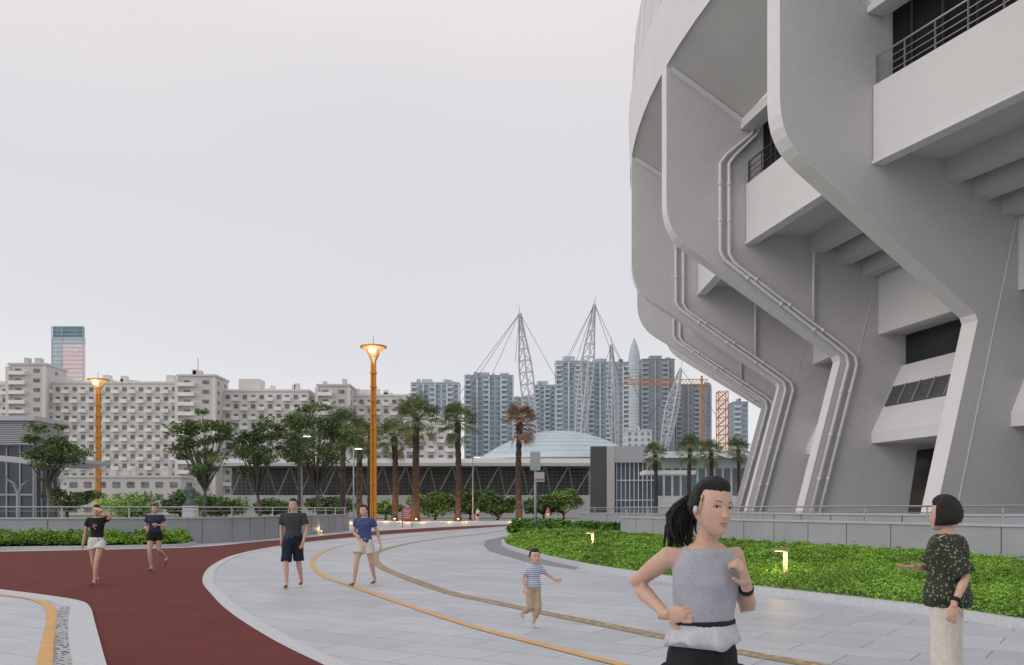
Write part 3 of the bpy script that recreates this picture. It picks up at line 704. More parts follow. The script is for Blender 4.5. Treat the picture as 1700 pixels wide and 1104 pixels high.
Y=420; x=gx(1199,Y); cr=thing('tower_crane','orange lattice tower crane between the stadium and brown towers','crane',(x,Y,0))
m=MB();h=gz(650,Y);w=2.2
for sx in (-1,1):
    for sy in (-1,1): m.tube([(x+sx*w,Y+sy*w,0),(x+sx*w,Y+sy*w,h)],.28,4)
z=0
while z<h-4:
    for sy in (-1,1):
        m.tube([(x-w,Y+sy*w,z),(x+w,Y+sy*w,z+4)],.2,4); m.tube([(x+w,Y+sy*w,z),(x-w,Y+sy*w,z+4)],.2,4); m.tube([(x-w,Y+sy*w,z+4),(x+w,Y+sy*w,z+4)],.2,4)
    z+=4
m.build('mast_frame',M['crane'],cr)
Y=480; x=gx(1165,Y); c2=thing('tower_crane','long orange crane jib in front of the brown towers','crane',(x,Y,0))
MB().tube([(x,Y,0),(x,Y,gz(624,Y))],.7,4).build('mast_frame',M['crane'],c2)
j=MB();z=gz(638,Y)
j.tube([(gx(1035,Y),Y,z),(gx(1180,Y),Y,z)],.3,4); j.tube([(gx(1035,Y),Y,z+2.6),(gx(1175,Y),Y,z+2.6)],.25,4)
for k in range(24):
    xx=gx(1035+k*5.9,Y); j.tube([(xx,Y,z),(xx+.95,Y,z+2.6)],.15,4); j.tube([(xx+.95,Y,z+2.6),(xx+1.9,Y,z)],.15,4)
j.build('jib',M['crane'],c2)
Y=118; pv=thing('glass_pavilion','flat roofed pavilion with dark end wall and glass front','building',(gx(1020,Y),Y,0))
MB().box(gx(981,Y),gx(1007,Y),Y,Y+1.2,0,gz(741,Y)).build('end_wall',M['darkgrey'],pv)
MB().box(gx(1007,Y)+.02,gx(1020,Y),Y-.2,Y+6,0,gz(741,Y)).build('side_wall',M['roofgrey'],pv)
MB().box(gx(1020,Y)+.02,gx(1090,Y),Y+.5,Y+6,0,gz(768,Y)).build('glass_wall',M['midglass'],pv)
MB().box(gx(1020,Y)+.02,gx(1072,Y),Y-.15,Y+6,gz(768,Y)+.01,gz(741,Y)+.03).build('roof',M['wallpanel'],pv)
b=MB()
for k in range(10): xx=gx(1024+k*7.2,Y); b.box(xx,xx+.1,Y+.38,Y+.48,0,gz(768,Y))
for z in (2.6,5.2): b.box(gx(1022,Y),gx(1089,Y),Y+.3,Y+.37,z,z+.12)
b.build('mullion',TB,pv)
MB().box(gx(1060,Y),gx(1140,Y),Y-6,Y-1.1,gz(790,Y),gz(784,Y)).build('canopy',M['white_metal'],pv)
Y=165; rh=thing('long_hall','long pale hall with flat white roof behind the small palms','building',(gx(1160,Y),Y,0))
MB().box(gx(1085,Y),gx(1300,Y),Y,Y+20,0,gz(762,Y)).build('wall',TB,rh)
MB().box(gx(1075,Y),gx(1310,Y),Y-4,Y+22,gz(762,Y)+.01,gz(752,Y)).build('roof',M['white_metal'],rh)
repeats(rh,'window',M['midglass'],[(gx(1095+k*14,Y),Y-.03,gz(800,Y),1.1,.1,5) for k in range(14)])
Y=74; X1=-38.6; lb=thing('louvred_building','low grey building with louvred upper storey at the left edge','building',(-43,Y,0))
MB().box(-62,X1-.5,Y,Y+4,0,gz(740,Y)).build('glass_storey',M['leftglass'],lb)
MB().box(-62,X1-.2,Y-.5,Y+4.2,gz(740,Y)+.01,gz(700,Y)).build('wall',M['grey'],lb)
b=MB()
for k in range(12): z=gz(738,Y)+.17*k; b.box(-62,X1-.15,Y-.62,Y-.503,z,z+.07); b.box(X1-.198,X1-.1,Y-.6,Y+4.25,z,z+.07)
b.build('louvre',M['roofgrey'],lb)
MB().box(-62,X1,Y-1,Y+4.5,gz(700,Y)+.01,gz(692,Y)).build('roof',M['roofgrey'],lb)
b=MB()
for k in range(12): xx=X1-.6-1.1*k; b.box(xx,xx+.1,Y-.12,Y-.01,0,gz(740,Y))
for k in range(5): b.box(X1-.49,X1-.4,Y+.9*k,Y+.9*k+.1,0,gz(740,Y))
b.box(-62,X1-.5,Y-.15,Y-.125,2.6,2.75); b.build('mullion',M['grey'],lb)
Y=66; ca=thing('canopy','white curved canopy on a branching column at the left edge','canopy',(gx(28,Y),Y,0))
cp=catmull([(gx(-80,Y),gz(757,Y)),(gx(0,Y),gz(758,Y)),(gx(60,Y),gz(762,Y)),(gx(110,Y),gz(768,Y)),(gx(150,Y),gz(764,Y))],5)
cb=[(p.x,p.y-.2-.2*math.sin(i/len(cp)*3.14)) for i,p in reversed(list(enumerate(cp)))]
MB().prism([(p.x,Y-3,p.y) for p in cp]+[(a,Y-3,b) for a,b in cb],[(p.x,Y+3,p.y) for p in cp]+[(a,Y+3,b) for a,b in cb]).build('roof',M['roofgrey'],ca)
c=MB();x=gx(30,Y); c.tube([(x,Y,0),(x,Y,2.6),(x-.3,Y,3.4),(x-.9,Y,3.75)],[.15,.13,.1,.06],8); c.tube([(x,Y,2.4),(x+.2,Y,3.2),(x+.7,Y,3.6)],[.1,.09,.06],8); c.build('column',M['roofgrey'],ca,True)
hm=MB();n=120;vs=[];fs=[]
for k in range(n+1):
    X=-900+1800*k/n; h=9+6*noise.noise(Vector((X*.01,3,0)))+3*noise.noise(Vector((X*.05,7,0))); vs+=[(X,520,-1),(X,540,max(3,h))]
for k in range(n): fs.append((2*k,2*k+2,2*k+3,2*k+1))
hm.add(vs,fs); struct(hm.build('hills',mat('far_trees',(.14,.19,.14),.9,.05,.3)))
# ---------------------------------------------------------------- people
SK=mat('skin',(.56,.36,.27),.5,30,.05,sss=.15); LIP=mat('lips',(.44,.20,.17),.5); DK=mat('dark_hair_line',(.05,.035,.03),.6)
HAIR=mat('black_hair',(.016,.012,.011),.42,60,.5,.7,160); EW=mat('eye_white',(.6,.58,.56),.3); IR=mat('iris',(.02,.012,.01),.2)
def headpt(x,y,z,g=0):
    px=x*.074;py=y*.095 if y>0 else -.088*abs(y)**.85;pz=z*.114
    t=max(0,-z)
    px*=1-.36*t**1.7
    if y>0: py*=1-.45*t
    py-=.050*t**2
    if y<-.2:
        def ga(cx,cz,sx,sz): return math.exp(-((px-cx)/sx)**2-((pz-cz)/sz)**2)
        f=.016*ga(0,-.031,.010,.011)+.006*ga(0,-.010,.007,.018)+.004*(ga(.010,-.034,.007,.007)+ga(-.010,-.034,.007,.007))
        f+=-.007*(ga(.031,.003,.017,.012)+ga(-.031,.003,.017,.012))+.002*(ga(.028,.022,.02,.008)+ga(-.028,.022,.02,.008))
        f+=.005*ga(0,-.056,.017,.006)+.005*ga(0,-.067,.015,.006)-.003*ga(0,-.0615,.019,.0025)-.002*ga(0,-.078,.02,.006)+.003*ga(0,-.094,.016,.012)+.004*(ga(.04,-.028,.022,.022)+ga(-.04,-.028,.022,.022))
        py-=f*min(1,(-y-.2)*3)
    v=Vector((px,py,pz))
    if g: v+=v.normalized()*g
    return v
def sgrid(nu,nv,fn):
    vs=[];fs=[]
    for j in range(nv+1):
        ph=-math.pi/2+math.pi*j/nv
        for i in range(nu):
            t=2*math.pi*i/nu; vs.append(fn(math.cos(ph)*math.cos(t),math.cos(ph)*math.sin(t),math.sin(ph)))
    for j in range(nv):
        for i in range(nu):
            k=(i+1)%nu; fs.append((j*nu+i,j*nu+k,(j+1)*nu+k,(j+1)*nu+i))
    return vs,fs
def remesh(mb,vox,sm=3):
    me=bpy.data.meshes.new('t'); me.from_pydata(mb.v,[],mb.f); me.update()
    bm=bmesh.new(); bm.from_mesh(me); bmesh.ops.recalc_face_normals(bm,faces=bm.faces); bm.to_mesh(me); bm.free()
    o=bpy.data.objects.new('t',me); col.objects.link(o)
    r=o.modifiers.new('r','REMESH'); r.mode='VOXEL'; r.voxel_size=vox
    if sm: s=o.modifiers.new('s','SMOOTH'); s.iterations=sm; s.factor=.5
    bpy.context.view_layer.update(); e=o.evaluated_get(bpy.context.evaluated_depsgraph_get()); m2=e.to_mesh()
    v=[tuple(a.co) for a in m2.vertices]; f=[tuple(p.vertices) for p in m2.polygons]; e.to_mesh_clear()
    bpy.data.objects.remove(o); return v,f
def hand(wr,d,pn,k,curl=25,side=1):
    d=d.normalized(); pn=(pn-d*pn.dot(d)).normalized(); sv=d.cross(pn)*side
    h=MB(); rot=Matrix((sv,pn,d)).transposed()
    h.ell(wr+d*.048*k,(.038*k,.015*k,.050*k),rot,12,8); h.tube([wr-d*.03*k,wr+d*.02*k],[.025*k,.025*k],8)
    for i,(o,L) in enumerate(((.028,.9),(.010,1.0),(-.009,.95),(-.027,.76))):
        p=wr+d*.078*k+sv*o*k; dd=(d+sv*o*2.5).normalized(); pts=[p]
        for q,l in enumerate((.038,.026,.020)):
            a=R(curl*(q+.5)*(1+.1*i)); dr=(dd*math.cos(a)+pn*math.sin(a)); p=p+dr*l*L*k; pts.append(p)
        h.tube(pts,[.009*k,.0085*k,.0078*k,.006*k],7)
    p=wr+d*.02*k+sv*.027*k; pts=[p]
    for l,a in ((.035,50),(.028,35),(.022,20)):
        dr=(d*math.cos(R(a))+sv*math.sin(R(a))+pn*.35).normalized(); p=p+dr*l*k; pts.append(p)
    h.tube(pts,[.012*k,.0105*k,.009*k,.007*k],7)
    return remesh(h,.0042 if k>.8 else .0032,2)
DEF=dict(hipL=(.088,0,.88),hipR=(-.088,0,.88),kneeL=(.095,-.01,.47),kneeR=(-.095,-.01,.47),ankL=(.09,.02,.085),ankR=(-.09,.02,.085),
 shL=(.160,0,1.345),shR=(-.160,0,1.345),elL=(.21,.03,1.08),elR=(-.21,.03,1.08),wrL=(.22,-.05,.86),wrR=(-.22,-.05,.86))
TOR=[(.83,.12,.10),(.90,.160,.115),(.97,.148,.110),(1.06,.117,.090),(1.15,.128,.098),(1.24,.150,.108),(1.31,.158,.096),(1.36,.125,.076),(1.395,.07,.060)]
def person(name,label,loc,yaw,H,pose={},hy=0,tilt=0,lean=(0,0),top=None,bottom=None,shoe=None,hair='short',hs=1.0,wide=1.0,res=.011,curl=25,headr=40,slim=1.0,extra=None,pitch=0):
    k=H/1.65; root=thing(name,label,'person',loc); cy,sy=math.cos(R(yaw)),math.sin(R(yaw)); arm=max(slim,.94)
    def loc2(v): return Vector((v[0]*cy-v[1]*sy,v[0]*sy+v[1]*cy,v[2]))
    def ln(z): return Vector((lean[0],lean[1],0))*max(0,z-.9)
    J={}
    for j,v in DEF.items():
        p=pose.get(j)
        if p is not None: J[j]=Vector(p)
        else:
            v=Vector(v)
            if j[:2] in('sh','el','wr'): v=v+ln(v.z)
            if j[:2]=='sh': v.x*=wide
            J[j]=loc2(v*k)
    lat=loc2(Vector((1,0,0))); fr=loc2(Vector((0,-1,0)))
    slat=(J['shL']-J['shR']); slat.z=0; slat.normalize()
    def tsec(z,rx,ry,g=0,gy=None):
        t=min(1,max(0,(z-.95)/.3)); a=lat.lerp(slat,t).normalized(); b=Vector((a.y,-a.x,0))
        w=1+(wide-1)*t
        return (loc2((Vector((0,0,z))+ln(z))*k),a*(rx*w*slim+g)*k,b*(ry*slim+(g if gy is None else gy))*k)
    b=MB()
    b.loft([tsec(*s) for s in TOR],n=20)
    nk=loc2((Vector((0,.012,1.36))+ln(1.36))*k); hc=loc2((Vector((0,-.022,1.535))+ln(1.6))*k)
    hs2=hs*k
    b.tube([nk,nk.lerp(hc,.45),hc+Vector((0,0,-.05*hs2))],[.058*k*slim,.046*k*slim,.048*k*slim],12)
    for s in 'LR':
        sh,el,wr=J['sh'+s],J['el'+s],J['wr'+s]; c0=tsec(1.31,0,0)[0]
        b.tube([c0.lerp(sh,.45),sh,sh.lerp(el,.35),el,el.lerp(wr,.3),el.lerp(wr,.7),wr],[q*k*arm for q in(.053,.048,.043,.034,.036,.028,.0225)],10)
        hp,kn,an=J['hip'+s],J['knee'+s],J['ank'+s]
        b.tube([hp+Vector((0,0,.03*k)),hp.lerp(kn,.3),hp.lerp(kn,.7),kn,kn.lerp(an,.3),kn.lerp(an,.7),an],[q*k*slim for q in(.088,.082,.062,.050,.053,.037,.033)],12)
        b.tube([an,an+fr*.03*k+Vector((0,0,-.035*k)),an+fr*.12*k+Vector((0,0,-.06*k))],[.034*k,.036*k,.026*k],8)
    v,f=remesh(b,res,4); B=MB(); B.add(v,f,0)
    for s in 'LR':
        wr=J['wr'+s]; d=wr-J['el'+s]; inn=-wr.copy(); inn.z=0
        pn=pose.get('pn'+s); pn=Vector(pn) if pn else inn
        hd=pose.get('hd'+s); hd=Vector(hd) if hd else d
        v,f=hand(wr,hd,pn,k*max(slim,.94),pose.get('curl'+s,curl),1 if s=='L' else -1); B.add(v,f,0)
    RM=Matrix.Rotation(R(yaw+hy),4,'Z')@Matrix.Rotation(R(tilt),4,'Y')@Matrix.Rotation(R(pitch),4,'X')
    def HT(p): return hc+(RM@(Vector(p)*hs2))
    hv,hf=sgrid(headr*2,int(headr*1.5),lambda x,y,z: headpt(x,y,z))
    def lipmask(f):
        c=sum((hv[i] for i in f),Vector())/4; return c.y<-.06 and (c.x/.020)**2+((c.z+.0615)/.0090)**2<1
    o0=len(B.v); B.v+=[tuple(HT(p)) for p in hv]
    for q in hf: B.f.append(tuple(o0+i for i in q)); B.mi.append(1 if lipmask(q) else 0)
    def fy(x,z): return min((p for p in hv if p.y<0),key=lambda p:(p.x-x)**2+(p.z-z)**2).y
    for s in (-1,1):
        B.ell(HT((s*.073,.006,-.008)),(.009*hs2,.017*hs2,.029*hs2),RM.to_3x3(),10,8,0)
        B.tube([HT((s*x,fy(s*x,z)+.0003,z)) for x,z in ((.015,.023),(.022,.026),(.030,.0275),(.038,.026),(.045,.023))],[.0014*hs2,.002*hs2,.002*hs2,.0016*hs2,.0008*hs2],5,2)
        B.tube([HT((s*x,fy(s*x,z)-.0015,z)) for x,z in ((.018,.004),(.025,.0082),(.036,.0082),(.045,.003))],.0013*hs2,5,2)
    B.build('body',[SK,LIP,DK],root,True,False)
    for s in (-1,1):
        e=MB(); yy=fy(s*.0315,.003)
        e.ell(HT((s*.0315,yy+.0108,.003)),(.0135*hs2,.0125*hs2,.0060*hs2),RM.to_3x3(),12,8,0)
        e.ell(HT((s*.0315,yy+.0006,.0035)),(.0058*hs2,.004*hs2,.0056*hs2),RM.to_3x3(),10,6,1)
        e.build('eye',[EW,IR],root,True,False)
    def hfn(x,y,z):
        s1=(z-.58-.06*noise.noise(Vector((x*6,1,0))))*1.6
        if hair=='bob': s2=min((y+.30)*2,(z+.80-.1*y)*2)
        else: s2=min((y+.14+.05*noise.noise(Vector((z*7,2,0))))*2,(z+.10+.55*y)*2)
        s=max(s1,s2); g=-.014+.028*min(1,max(0,.45+s*2.2))
        if hair=='bob': g+=.014*max(0,min(1,.3+s))
        p=Vector((x,y,z))
        g+=.0025*noise.noise(p*9)+(.0024*noise.noise(Vector((x*42,y*6,z*5)))if g>0 else 0)
        if hair=='bob' and z<0:
            q=headpt(x,y,z*.8,g); q.y=q.y+(.03*(-z) if y>0 else 0); q.x*=1+.28*(-z); return q
        return headpt(x,y,z,g)
    hv2,hf2=sgrid(headr*2,int(headr*1.3),hfn); Hm=MB(); Hm.add([HT(p) for p in hv2],hf2)
    rh_=random.Random(4)
    if hair=='tail':
        for q in range(44):
            ox=rh_.uniform(-.016,.016); oz=rh_.uniform(-.014,.014); L=rh_.uniform(.6,1.12); sw=rh_.uniform(.4,1.9); bk=rh_.uniform(-.02,.03)
            Hm.tube([HT((ox*.6,.080,.035+oz)),HT((ox*1.6-.004,.118,.03+oz)),HT((ox*2.0*sw-.018,.145+bk*.5,-.02+oz)),HT((ox*2.4*sw-.030,.150+bk,-.09*L+oz)),HT((ox*2.2*sw-.034,.14+bk*1.4,-.16*L+oz)),HT((ox*2.0*sw-.028,.12+bk*2,-.235*L))],[.006*hs2,.009*hs2,.009*hs2,.007*hs2,.0045*hs2,.0006*hs2],6)
        for q in range(16):
            a=rh_.uniform(-1,1); b1=rh_.uniform(-.015,.02)
            Hm.tube([HT((.078*a,.02,.075-.03*abs(a)+b1)),HT((.05*a,.085,.055+b1)),HT((.01*a,.105,.035))],[.0008*hs2,.0018*hs2,.001*hs2],4)
        for q in range(5):
            s=-1 if q%2 else 1; Hm.tube([HT((s*.070,-.030,.045)),HT((s*.076,-.028-.003*q,.010)),HT((s*.073,-.022,-.03-.008*q))],[.0016*hs2,.0010*hs2,.0004*hs2],4)
    if hair=='bun': Hm.ell(HT((0,.10,.0)),(.035*hs2,.03*hs2,.035*hs2),n=12,m=8)
    if hair=='long': Hm.tube([HT((0,.06,0)),HT((0,.09,-.07)),HT((0,.095,-.14)),HT((0,.085,-.2))],[.06*hs2,.06*hs2,.05*hs2,.015*hs2],12)
    Hm.build('hair',HAIR,root,True,False)
    if top:
        c=MB(); g=top.get('g',.014); z0=top['z0']; ts=[]
        def interp(z):
            for a,bb in zip(TOR,TOR[1:]):
                if a[0]<=z<=bb[0]: t=(z-a[0])/(bb[0]-a[0]); return (z,a[1]+(bb[1]-a[1])*t,a[2]+(bb[2]-a[2])*t)
            return (z,TOR[0][1]+.02,TOR[0][2]+.01)
        zs=[z0]+[s[0] for s in TOR if s[0]>z0+.02 and s[0]<1.37]
        flare=top.get('flare',.0)
        for z in zs:
            q=interp(z); gg=g+(flare*(1.2-z) if z<1.2 else 0)
            if top.get('tank') and z<1.2: gg+=.010
            bust=.016*math.exp(-((z-1.22)/.05)**2) if top.get('bust') else 0
            sc=tsec(*q,gg); ts.append((sc[0]+fr*bust*k*.6,sc[1],sc[2]*(1+bust*4)))
        ts.append(tsec(1.375 if top.get('tank') else 1.385,.078,.066,.010))
        c.loft(ts,n=24)
        if top.get('tank'):
            for s in 'LR':
                c.tube([tsec(1.27,0,0)[0].lerp(J['sh'+s],.40),J['sh'+s].lerp(tsec(1.36,0,0)[0],.26)+Vector((0,0,.004))],[.070*k*slim,.064*k*slim],12)
        sl=top.get('sleeve',.55)
        if sl:
            for s in 'LR':
                sh,el,wr=J['sh'+s],J['el'+s],J['wr'+s]; c0=tsec(1.31,0,0)[0]; sw=top.get('sw',.066)
                pts=[c0.lerp(sh,.5),sh,sh.lerp(el,min(1,sl))]; rr=[.066*k,.062*k,sw*k]
                if sl>1: pts.append(el.lerp(wr,sl-1)); rr.append(sw*k)
                c.tube(pts,rr,14)
        v,f=remesh(c,max(.008,res),2); C=MB(); C.add(v,f)
        for i,p in enumerate(C.v):
            w=(noise.noise(Vector((p[0]*9,p[1]*9,p[2]*6)))*.008+noise.noise(Vector((p[0]*20+p[2]*12,p[1]*20,p[2]*14)))*.006)*k; rr_=Vector((p[0],p[1],0)).normalized()*w; C.v[i]=(p[0]+rr_.x,p[1]+rr_.y,p[2])
        o=C.build(top.get('name','shirt'),top['m'],root,True,False)
    if bottom:
        c=MB(); g=bottom.get('g',.016); zt=bottom.get('zt',1.0)
        c.loft([tsec(.80,.11,.095,g)]+[tsec(z,a,bb,g) for z,a,bb in TOR if z<zt-.02]+[tsec(zt,.138,.10,g*.6)],n=20)
        t=bottom['t']; lw=bottom.get('w',.10)
        for s in 'LR':
            hp,kn,an=J['hip'+s],J['knee'+s],J['ank'+s]
            pts=[hp+Vector((0,0,.03*k)),hp.lerp(kn,min(1,t))];rr=[.100*k,lw*k]
            if t>1: pts.append(kn.lerp(an,t-1)); rr=[.1*k,lw*.86*k,lw*.72*k]
            c.tube(pts,rr,14)
        v,f=remesh(c,max(.009,res),2); C=MB(); C.add(v,f)
        for i,p in enumerate(C.v):
            w=noise.noise(Vector((p[0]*14,p[1]*14,p[2]*5)))*.010*k; C.v[i]=(p[0]+w,p[1]+w,p[2])
        C.build(bottom.get('name','shorts'),bottom['m'],root,True,False)
    if shoe:
        for s in 'LR':
            an=J['ank'+s]; td=Vector(pose.get('td'+s,fr)); td.normalize(); upv=Vector((0,0,1)); upv=(upv-td*upv.z); upv.normalize()
            sd=td.cross(upv); c=MB(); secs=[]
            for u,w,hh in ((-.055,.022,.03),(-.04,.034,.042),(.0,.036,.045),(.06,.038,.030),(.12,.044,.022),(.165,.038,.018),(.19,.018,.012)):
                secs.append((an+td*u*k+upv*(-.083+hh)*k,sd*w*k,upv*hh*k))
            c.loft(secs,n=14); c.build('shoe',shoe,root,True,False)
    if extra: extra(root,J,tsec,k,fr,HT,hs2)
    return root
black=mat('black_cloth',(.014,.014,.016),.85,20,.2,.3,200); white=mat('white_cloth',(.68,.67,.66),.85,20,.06,.3,200); navy=mat('navy_cloth',(.032,.036,.09),.85,20,.15,.3,200)
dgrey=mat('charcoal_cloth',(.05,.052,.055),.85,20,.15,.3,200); dnavy=mat('dark_navy_cloth',(.012,.016,.03),.85,20,.15); blue=mat('blue_cloth',(.06,.08,.20),.85,20,.15,.3,200)
cream=mat('cream_cloth',(.62,.57,.50),.85,20,.07,.3,200); khaki=mat('khaki_cloth',(.42,.33,.23),.85,20,.1,.3,200)
tank=mat('lilac_grey_knit',(.44,.445,.50),.85,120,.10,.5,300); pale=mat('pale_grey_cloth',(.54,.53,.58),.85,40,.08,.3,200)
dotc=dots('dotted_blouse',(.028,.036,.022),(.22,.24,.15),42,.30); strp=stripes('striped_shirt',(.60,.64,.72),(.10,.16,.30),38,'Z',.6)
tan=mat('sandal',(.12,.08,.06),.7); sneak=mat('sneaker_white',(.55,.57,.6),.6,30,.1); dshoe=mat('dark_shoe',(.03,.03,.035),.6); beltm=mat('belt_black',(.008,.008,.008),.5)
def disc_print(cols):
    def f(root,J,tsec,k,fr,HT,hs2):
        for dx,dz,r,mm in cols:
            c,a,b=tsec(1.2+dz,.14,.112,.018); q=c+b+a.normalized()*dx*k; q-=b.normalized()*(dx*dx*1.6)
            MB().ell(q,(r*k,.006,r*k),n=10,m=6).build('shirt_print',mm,root,False,False)
    return f
pinkp=mat('pink_print',(.45,.14,.2),.7); whp=mat('white_print',(.5,.5,.5),.7)
x,y=G(161,971)
person('person','person in black t-shirt and white shorts shading the forehead with one hand',(x,y,0),5,1.58,
 dict(elR=(-.24,.03,1.04),wrR=(-.27,-.02,.82),elL=(.30,-.05,1.33),wrL=(.155,-.13,1.475),hdL=(-.9,-.1,.25),pnL=(0,.7,-.7),ankL=(.05,-.22,.085),kneeL=(.07,-.18,.46),ankR=(-.07,.18,.12),kneeR=(-.075,.0,.45)),
 hy=8,slim=.95,top=dict(m=black,z0=.90,sleeve=.5,bust=1),bottom=dict(m=white,t=.35,w=.11),shoe=dshoe,hair='bun',extra=disc_print([(0,.02,.022,pinkp),(.03,.03,.012,whp),(-.03,0,.014,whp),(.01,-.04,.018,pinkp),(-.02,.05,.012,whp)]))
x,y=G(257,948)
person('person','person in navy t-shirt and dark shorts jogging on the red track',(x,y,0),8,1.62,
 dict(elR=(-.25,.08,1.07),wrR=(-.14,-.15,1.03),elL=(.26,.06,1.08),wrL=(.13,-.16,1.12),curlL=60,curlR=60,ankR=(-.06,-.05,.085),kneeR=(-.08,-.12,.47),kneeL=(.11,-.02,.50),ankL=(.15,.34,.30),tdL=(.1,-.5,-.85)),
 hy=12,top=dict(m=navy,z0=.92,sleeve=.5,bust=1),bottom=dict(m=black,t=.35,w=.10),shoe=dshoe,hair='long',res=.012)
x,y=G(487,975)
person('person','man in charcoal t-shirt and dark knee length shorts walking on the pale paving',(x,y,0),5,1.70,
 dict(elR=(-.245,.07,1.10),wrR=(-.235,.02,.87),elL=(.25,.02,1.10),wrL=(.215,-.12,.88),ankR=(-.08,-.20,.085),kneeR=(-.10,-.17,.47),ankL=(.11,.20,.11),kneeL=(.10,.0,.47)),
 hy=-5,top=dict(m=dgrey,z0=.88,sleeve=.62,g=.022,sw=.072),bottom=dict(m=dnavy,t=.92,w=.098,g=.02),shoe=tan,hair='short',wide=1.12)
x,y=G(605,972)
person('person','person in blue t-shirt and cream shorts striding with one arm swung out',(x,y,0),-12,1.58,
 dict(elR=(-.22,.10,1.03),wrR=(-.13,-.12,.98),elL=(.25,.06,1.04),wrL=(.31,-.02,.83),ankR=(-.18,-.12,.085),kneeR=(-.13,-.14,.46),ankL=(.19,.12,.10),kneeL=(.13,.0,.46)),
 hy=-15,tilt=-8,top=dict(m=blue,z0=.88,sleeve=.5,bust=1,g=.02),bottom=dict(m=cream,t=.55,w=.115),shoe=tan,hair='bun')
x,y=G(885,1042)
person('person','small child in striped t-shirt and khaki trousers running with one arm out',(x,y,0),38,.97,
 dict(shL=(.085,.03,.745),shR=(-.075,-.04,.745),elL=(.18,.05,.67),wrL=(.28,.02,.60),hdL=(.9,-.2,.05),elR=(-.13,-.08,.62),wrR=(-.11,-.15,.52),
  ankL=(.0,-.02,.055),kneeL=(.06,-.06,.26),hipL=(.04,.01,.48),hipR=(-.045,-.02,.48),kneeR=(-.03,-.07,.26),ankR=(-.16,.04,.17),tdR=(.4,-.2,-.7)),
 hy=-15,hs=1.42,lean=(.0,-.05),top=dict(m=strp,z0=.86,sleeve=.6,g=.02,sw=.075),bottom=dict(m=khaki,t=1.6,w=.10,name='trousers'),shoe=sneak,hair='short',res=.008,slim=1.12)
def runx(root,J,tsec,k,fr,HT,hs2):
    MB().loft([tsec(1.062,.128,.098,.016),tsec(1.070,.126,.096,.021),tsec(1.092,.126,.096,.021),tsec(1.100,.124,.094,.016)],n=32).build('waist_belt',beltm,root,True,False)
    c=MB(); n=64; secs=[]
    for z,g in ((.998,.030),(1.02,.030),(1.045,.022),(1.08,.012)):
        cc,a,b=tsec(z,.138,.105,g); secs.append((cc,a,b))
    c.loft(secs,n=n)
    for i,p in enumerate(c.v):
        j=i//n; t=(i%n)/n*6.283; w=(.008*math.sin(t*9)+.006*math.sin(t*5+1)+.003*math.sin(t*17))*(1-j/3)
        q=Vector(p)-secs[j][0]; q.z=0; q=q.normalized()*w; c.v[i]=(p[0]+q.x,p[1]+q.y,p[2]+(.012*math.sin(t*3)+.005*math.sin(t*8) if j==0 else 0))
    c.build('shirt_hem',pale,root,True,False)
    w=J['wrL'];d=(w-J['elL']).normalized(); MB().tube([w-d*.055,w-d*.03],[.028,.028],14).build('wristwatch',beltm,root,True,False)
    MB().tube([HT((-.082,-.004,-.004)),HT((-.085,-.012,-.03))],[.008,.004],8).build('earbud',sneak,root,True,False)
YR=3.5
person('person','nearest person, running in lilac grey tank top with black waist belt and ponytail',(gx(1165,YR),YR,0),16,1.62,
 dict(shR=(-.140,-.040,1.315),elR=(-.238,.15,1.20),wrR=(-.150,-.06,1.10),hdR=(.7,-.6,.05),pnR=(.5,.8,0),curlR=60,
      shL=(.136,.045,1.315),elL=(.205,.09,1.09),wrL=(.145,-.10,1.22),hdL=(-.25,-.35,.7),pnL=(-.8,.3,0),curlL=60,
      kneeR=(-.02,-.30,.62),ankR=(-.10,-.02,.28),kneeL=(.08,.02,.45),ankL=(.0,.25,.12)),
 hy=10,tilt=5,pitch=4,lean=(0,-.08),top=dict(m=tank,z0=1.085,sleeve=0,tank=1,bust=1,g=.008,name='tank_top'),bottom=dict(m=black,t=.5,w=.095,zt=1.012,g=.014),shoe=sneak,hair='tail',res=.0065,headr=64,slim=.86,hs=.95,extra=runx)
def oldx(root,J,tsec,k,fr,HT,hs2):
    w=J['wrL'];d=(w-J['elL']).normalized(); MB().tube([w-d*.05,w-d*.022],[.032,.032],14).build('wristwatch',beltm,root,True,False)
YO=6.6
person('person','person in dark dotted blouse and cream trousers seen from behind, reaching out',(gx(1573,YO),YO,0),-126,1.57,
 dict(elL=(.03,-.21,1.02),wrL=(-.075,-.25,.83),hdL=(-.15,0,-1),elR=(-.06,.18,1.06),wrR=(-.20,.06,1.075),hdR=(-1,-.1,-.02),pnR=(0,.2,1),curlR=12),
 hy=-8,lean=(0,.0),top=dict(m=dotc,z0=.83,sleeve=.95,g=.042,flare=.07,sw=.080,name='blouse'),bottom=dict(m=cream,t=1.9,w=.115,name='trousers'),shoe=dshoe,hair='bob',res=.009,extra=oldx,hs=1.1)
for px,py,Y,h,c1,c2,lab in ((910,866,107,1.7,pinkp,white,'tiny distant person in pink top near the sign post'),(793,866,107,1.6,white,dnavy,'tiny distant person in white top near the lone palm'),(988,862,70,1.55,dgrey,black,'tiny distant person in grey behind the far hedge')):
    person('person',lab,(gx(px,Y),Y,0),rnd.uniform(-40,40),h,dict(kneeL=(.1,-.1,.47),ankL=(.1,-.15,.085)),top=dict(m=c1,z0=.9),bottom=dict(m=c2,t=.5),shoe=dshoe,res=.02,headr=12)
Y=68; x=gx(316,Y); stt=thing('statue','weathered bronze statue on a plinth behind the left wall','statue',(x,Y,0))
MB().box(x-.45,x+.45,Y-.45,Y+.45,0,1.75).build('plinth',M['lightstone'],stt)
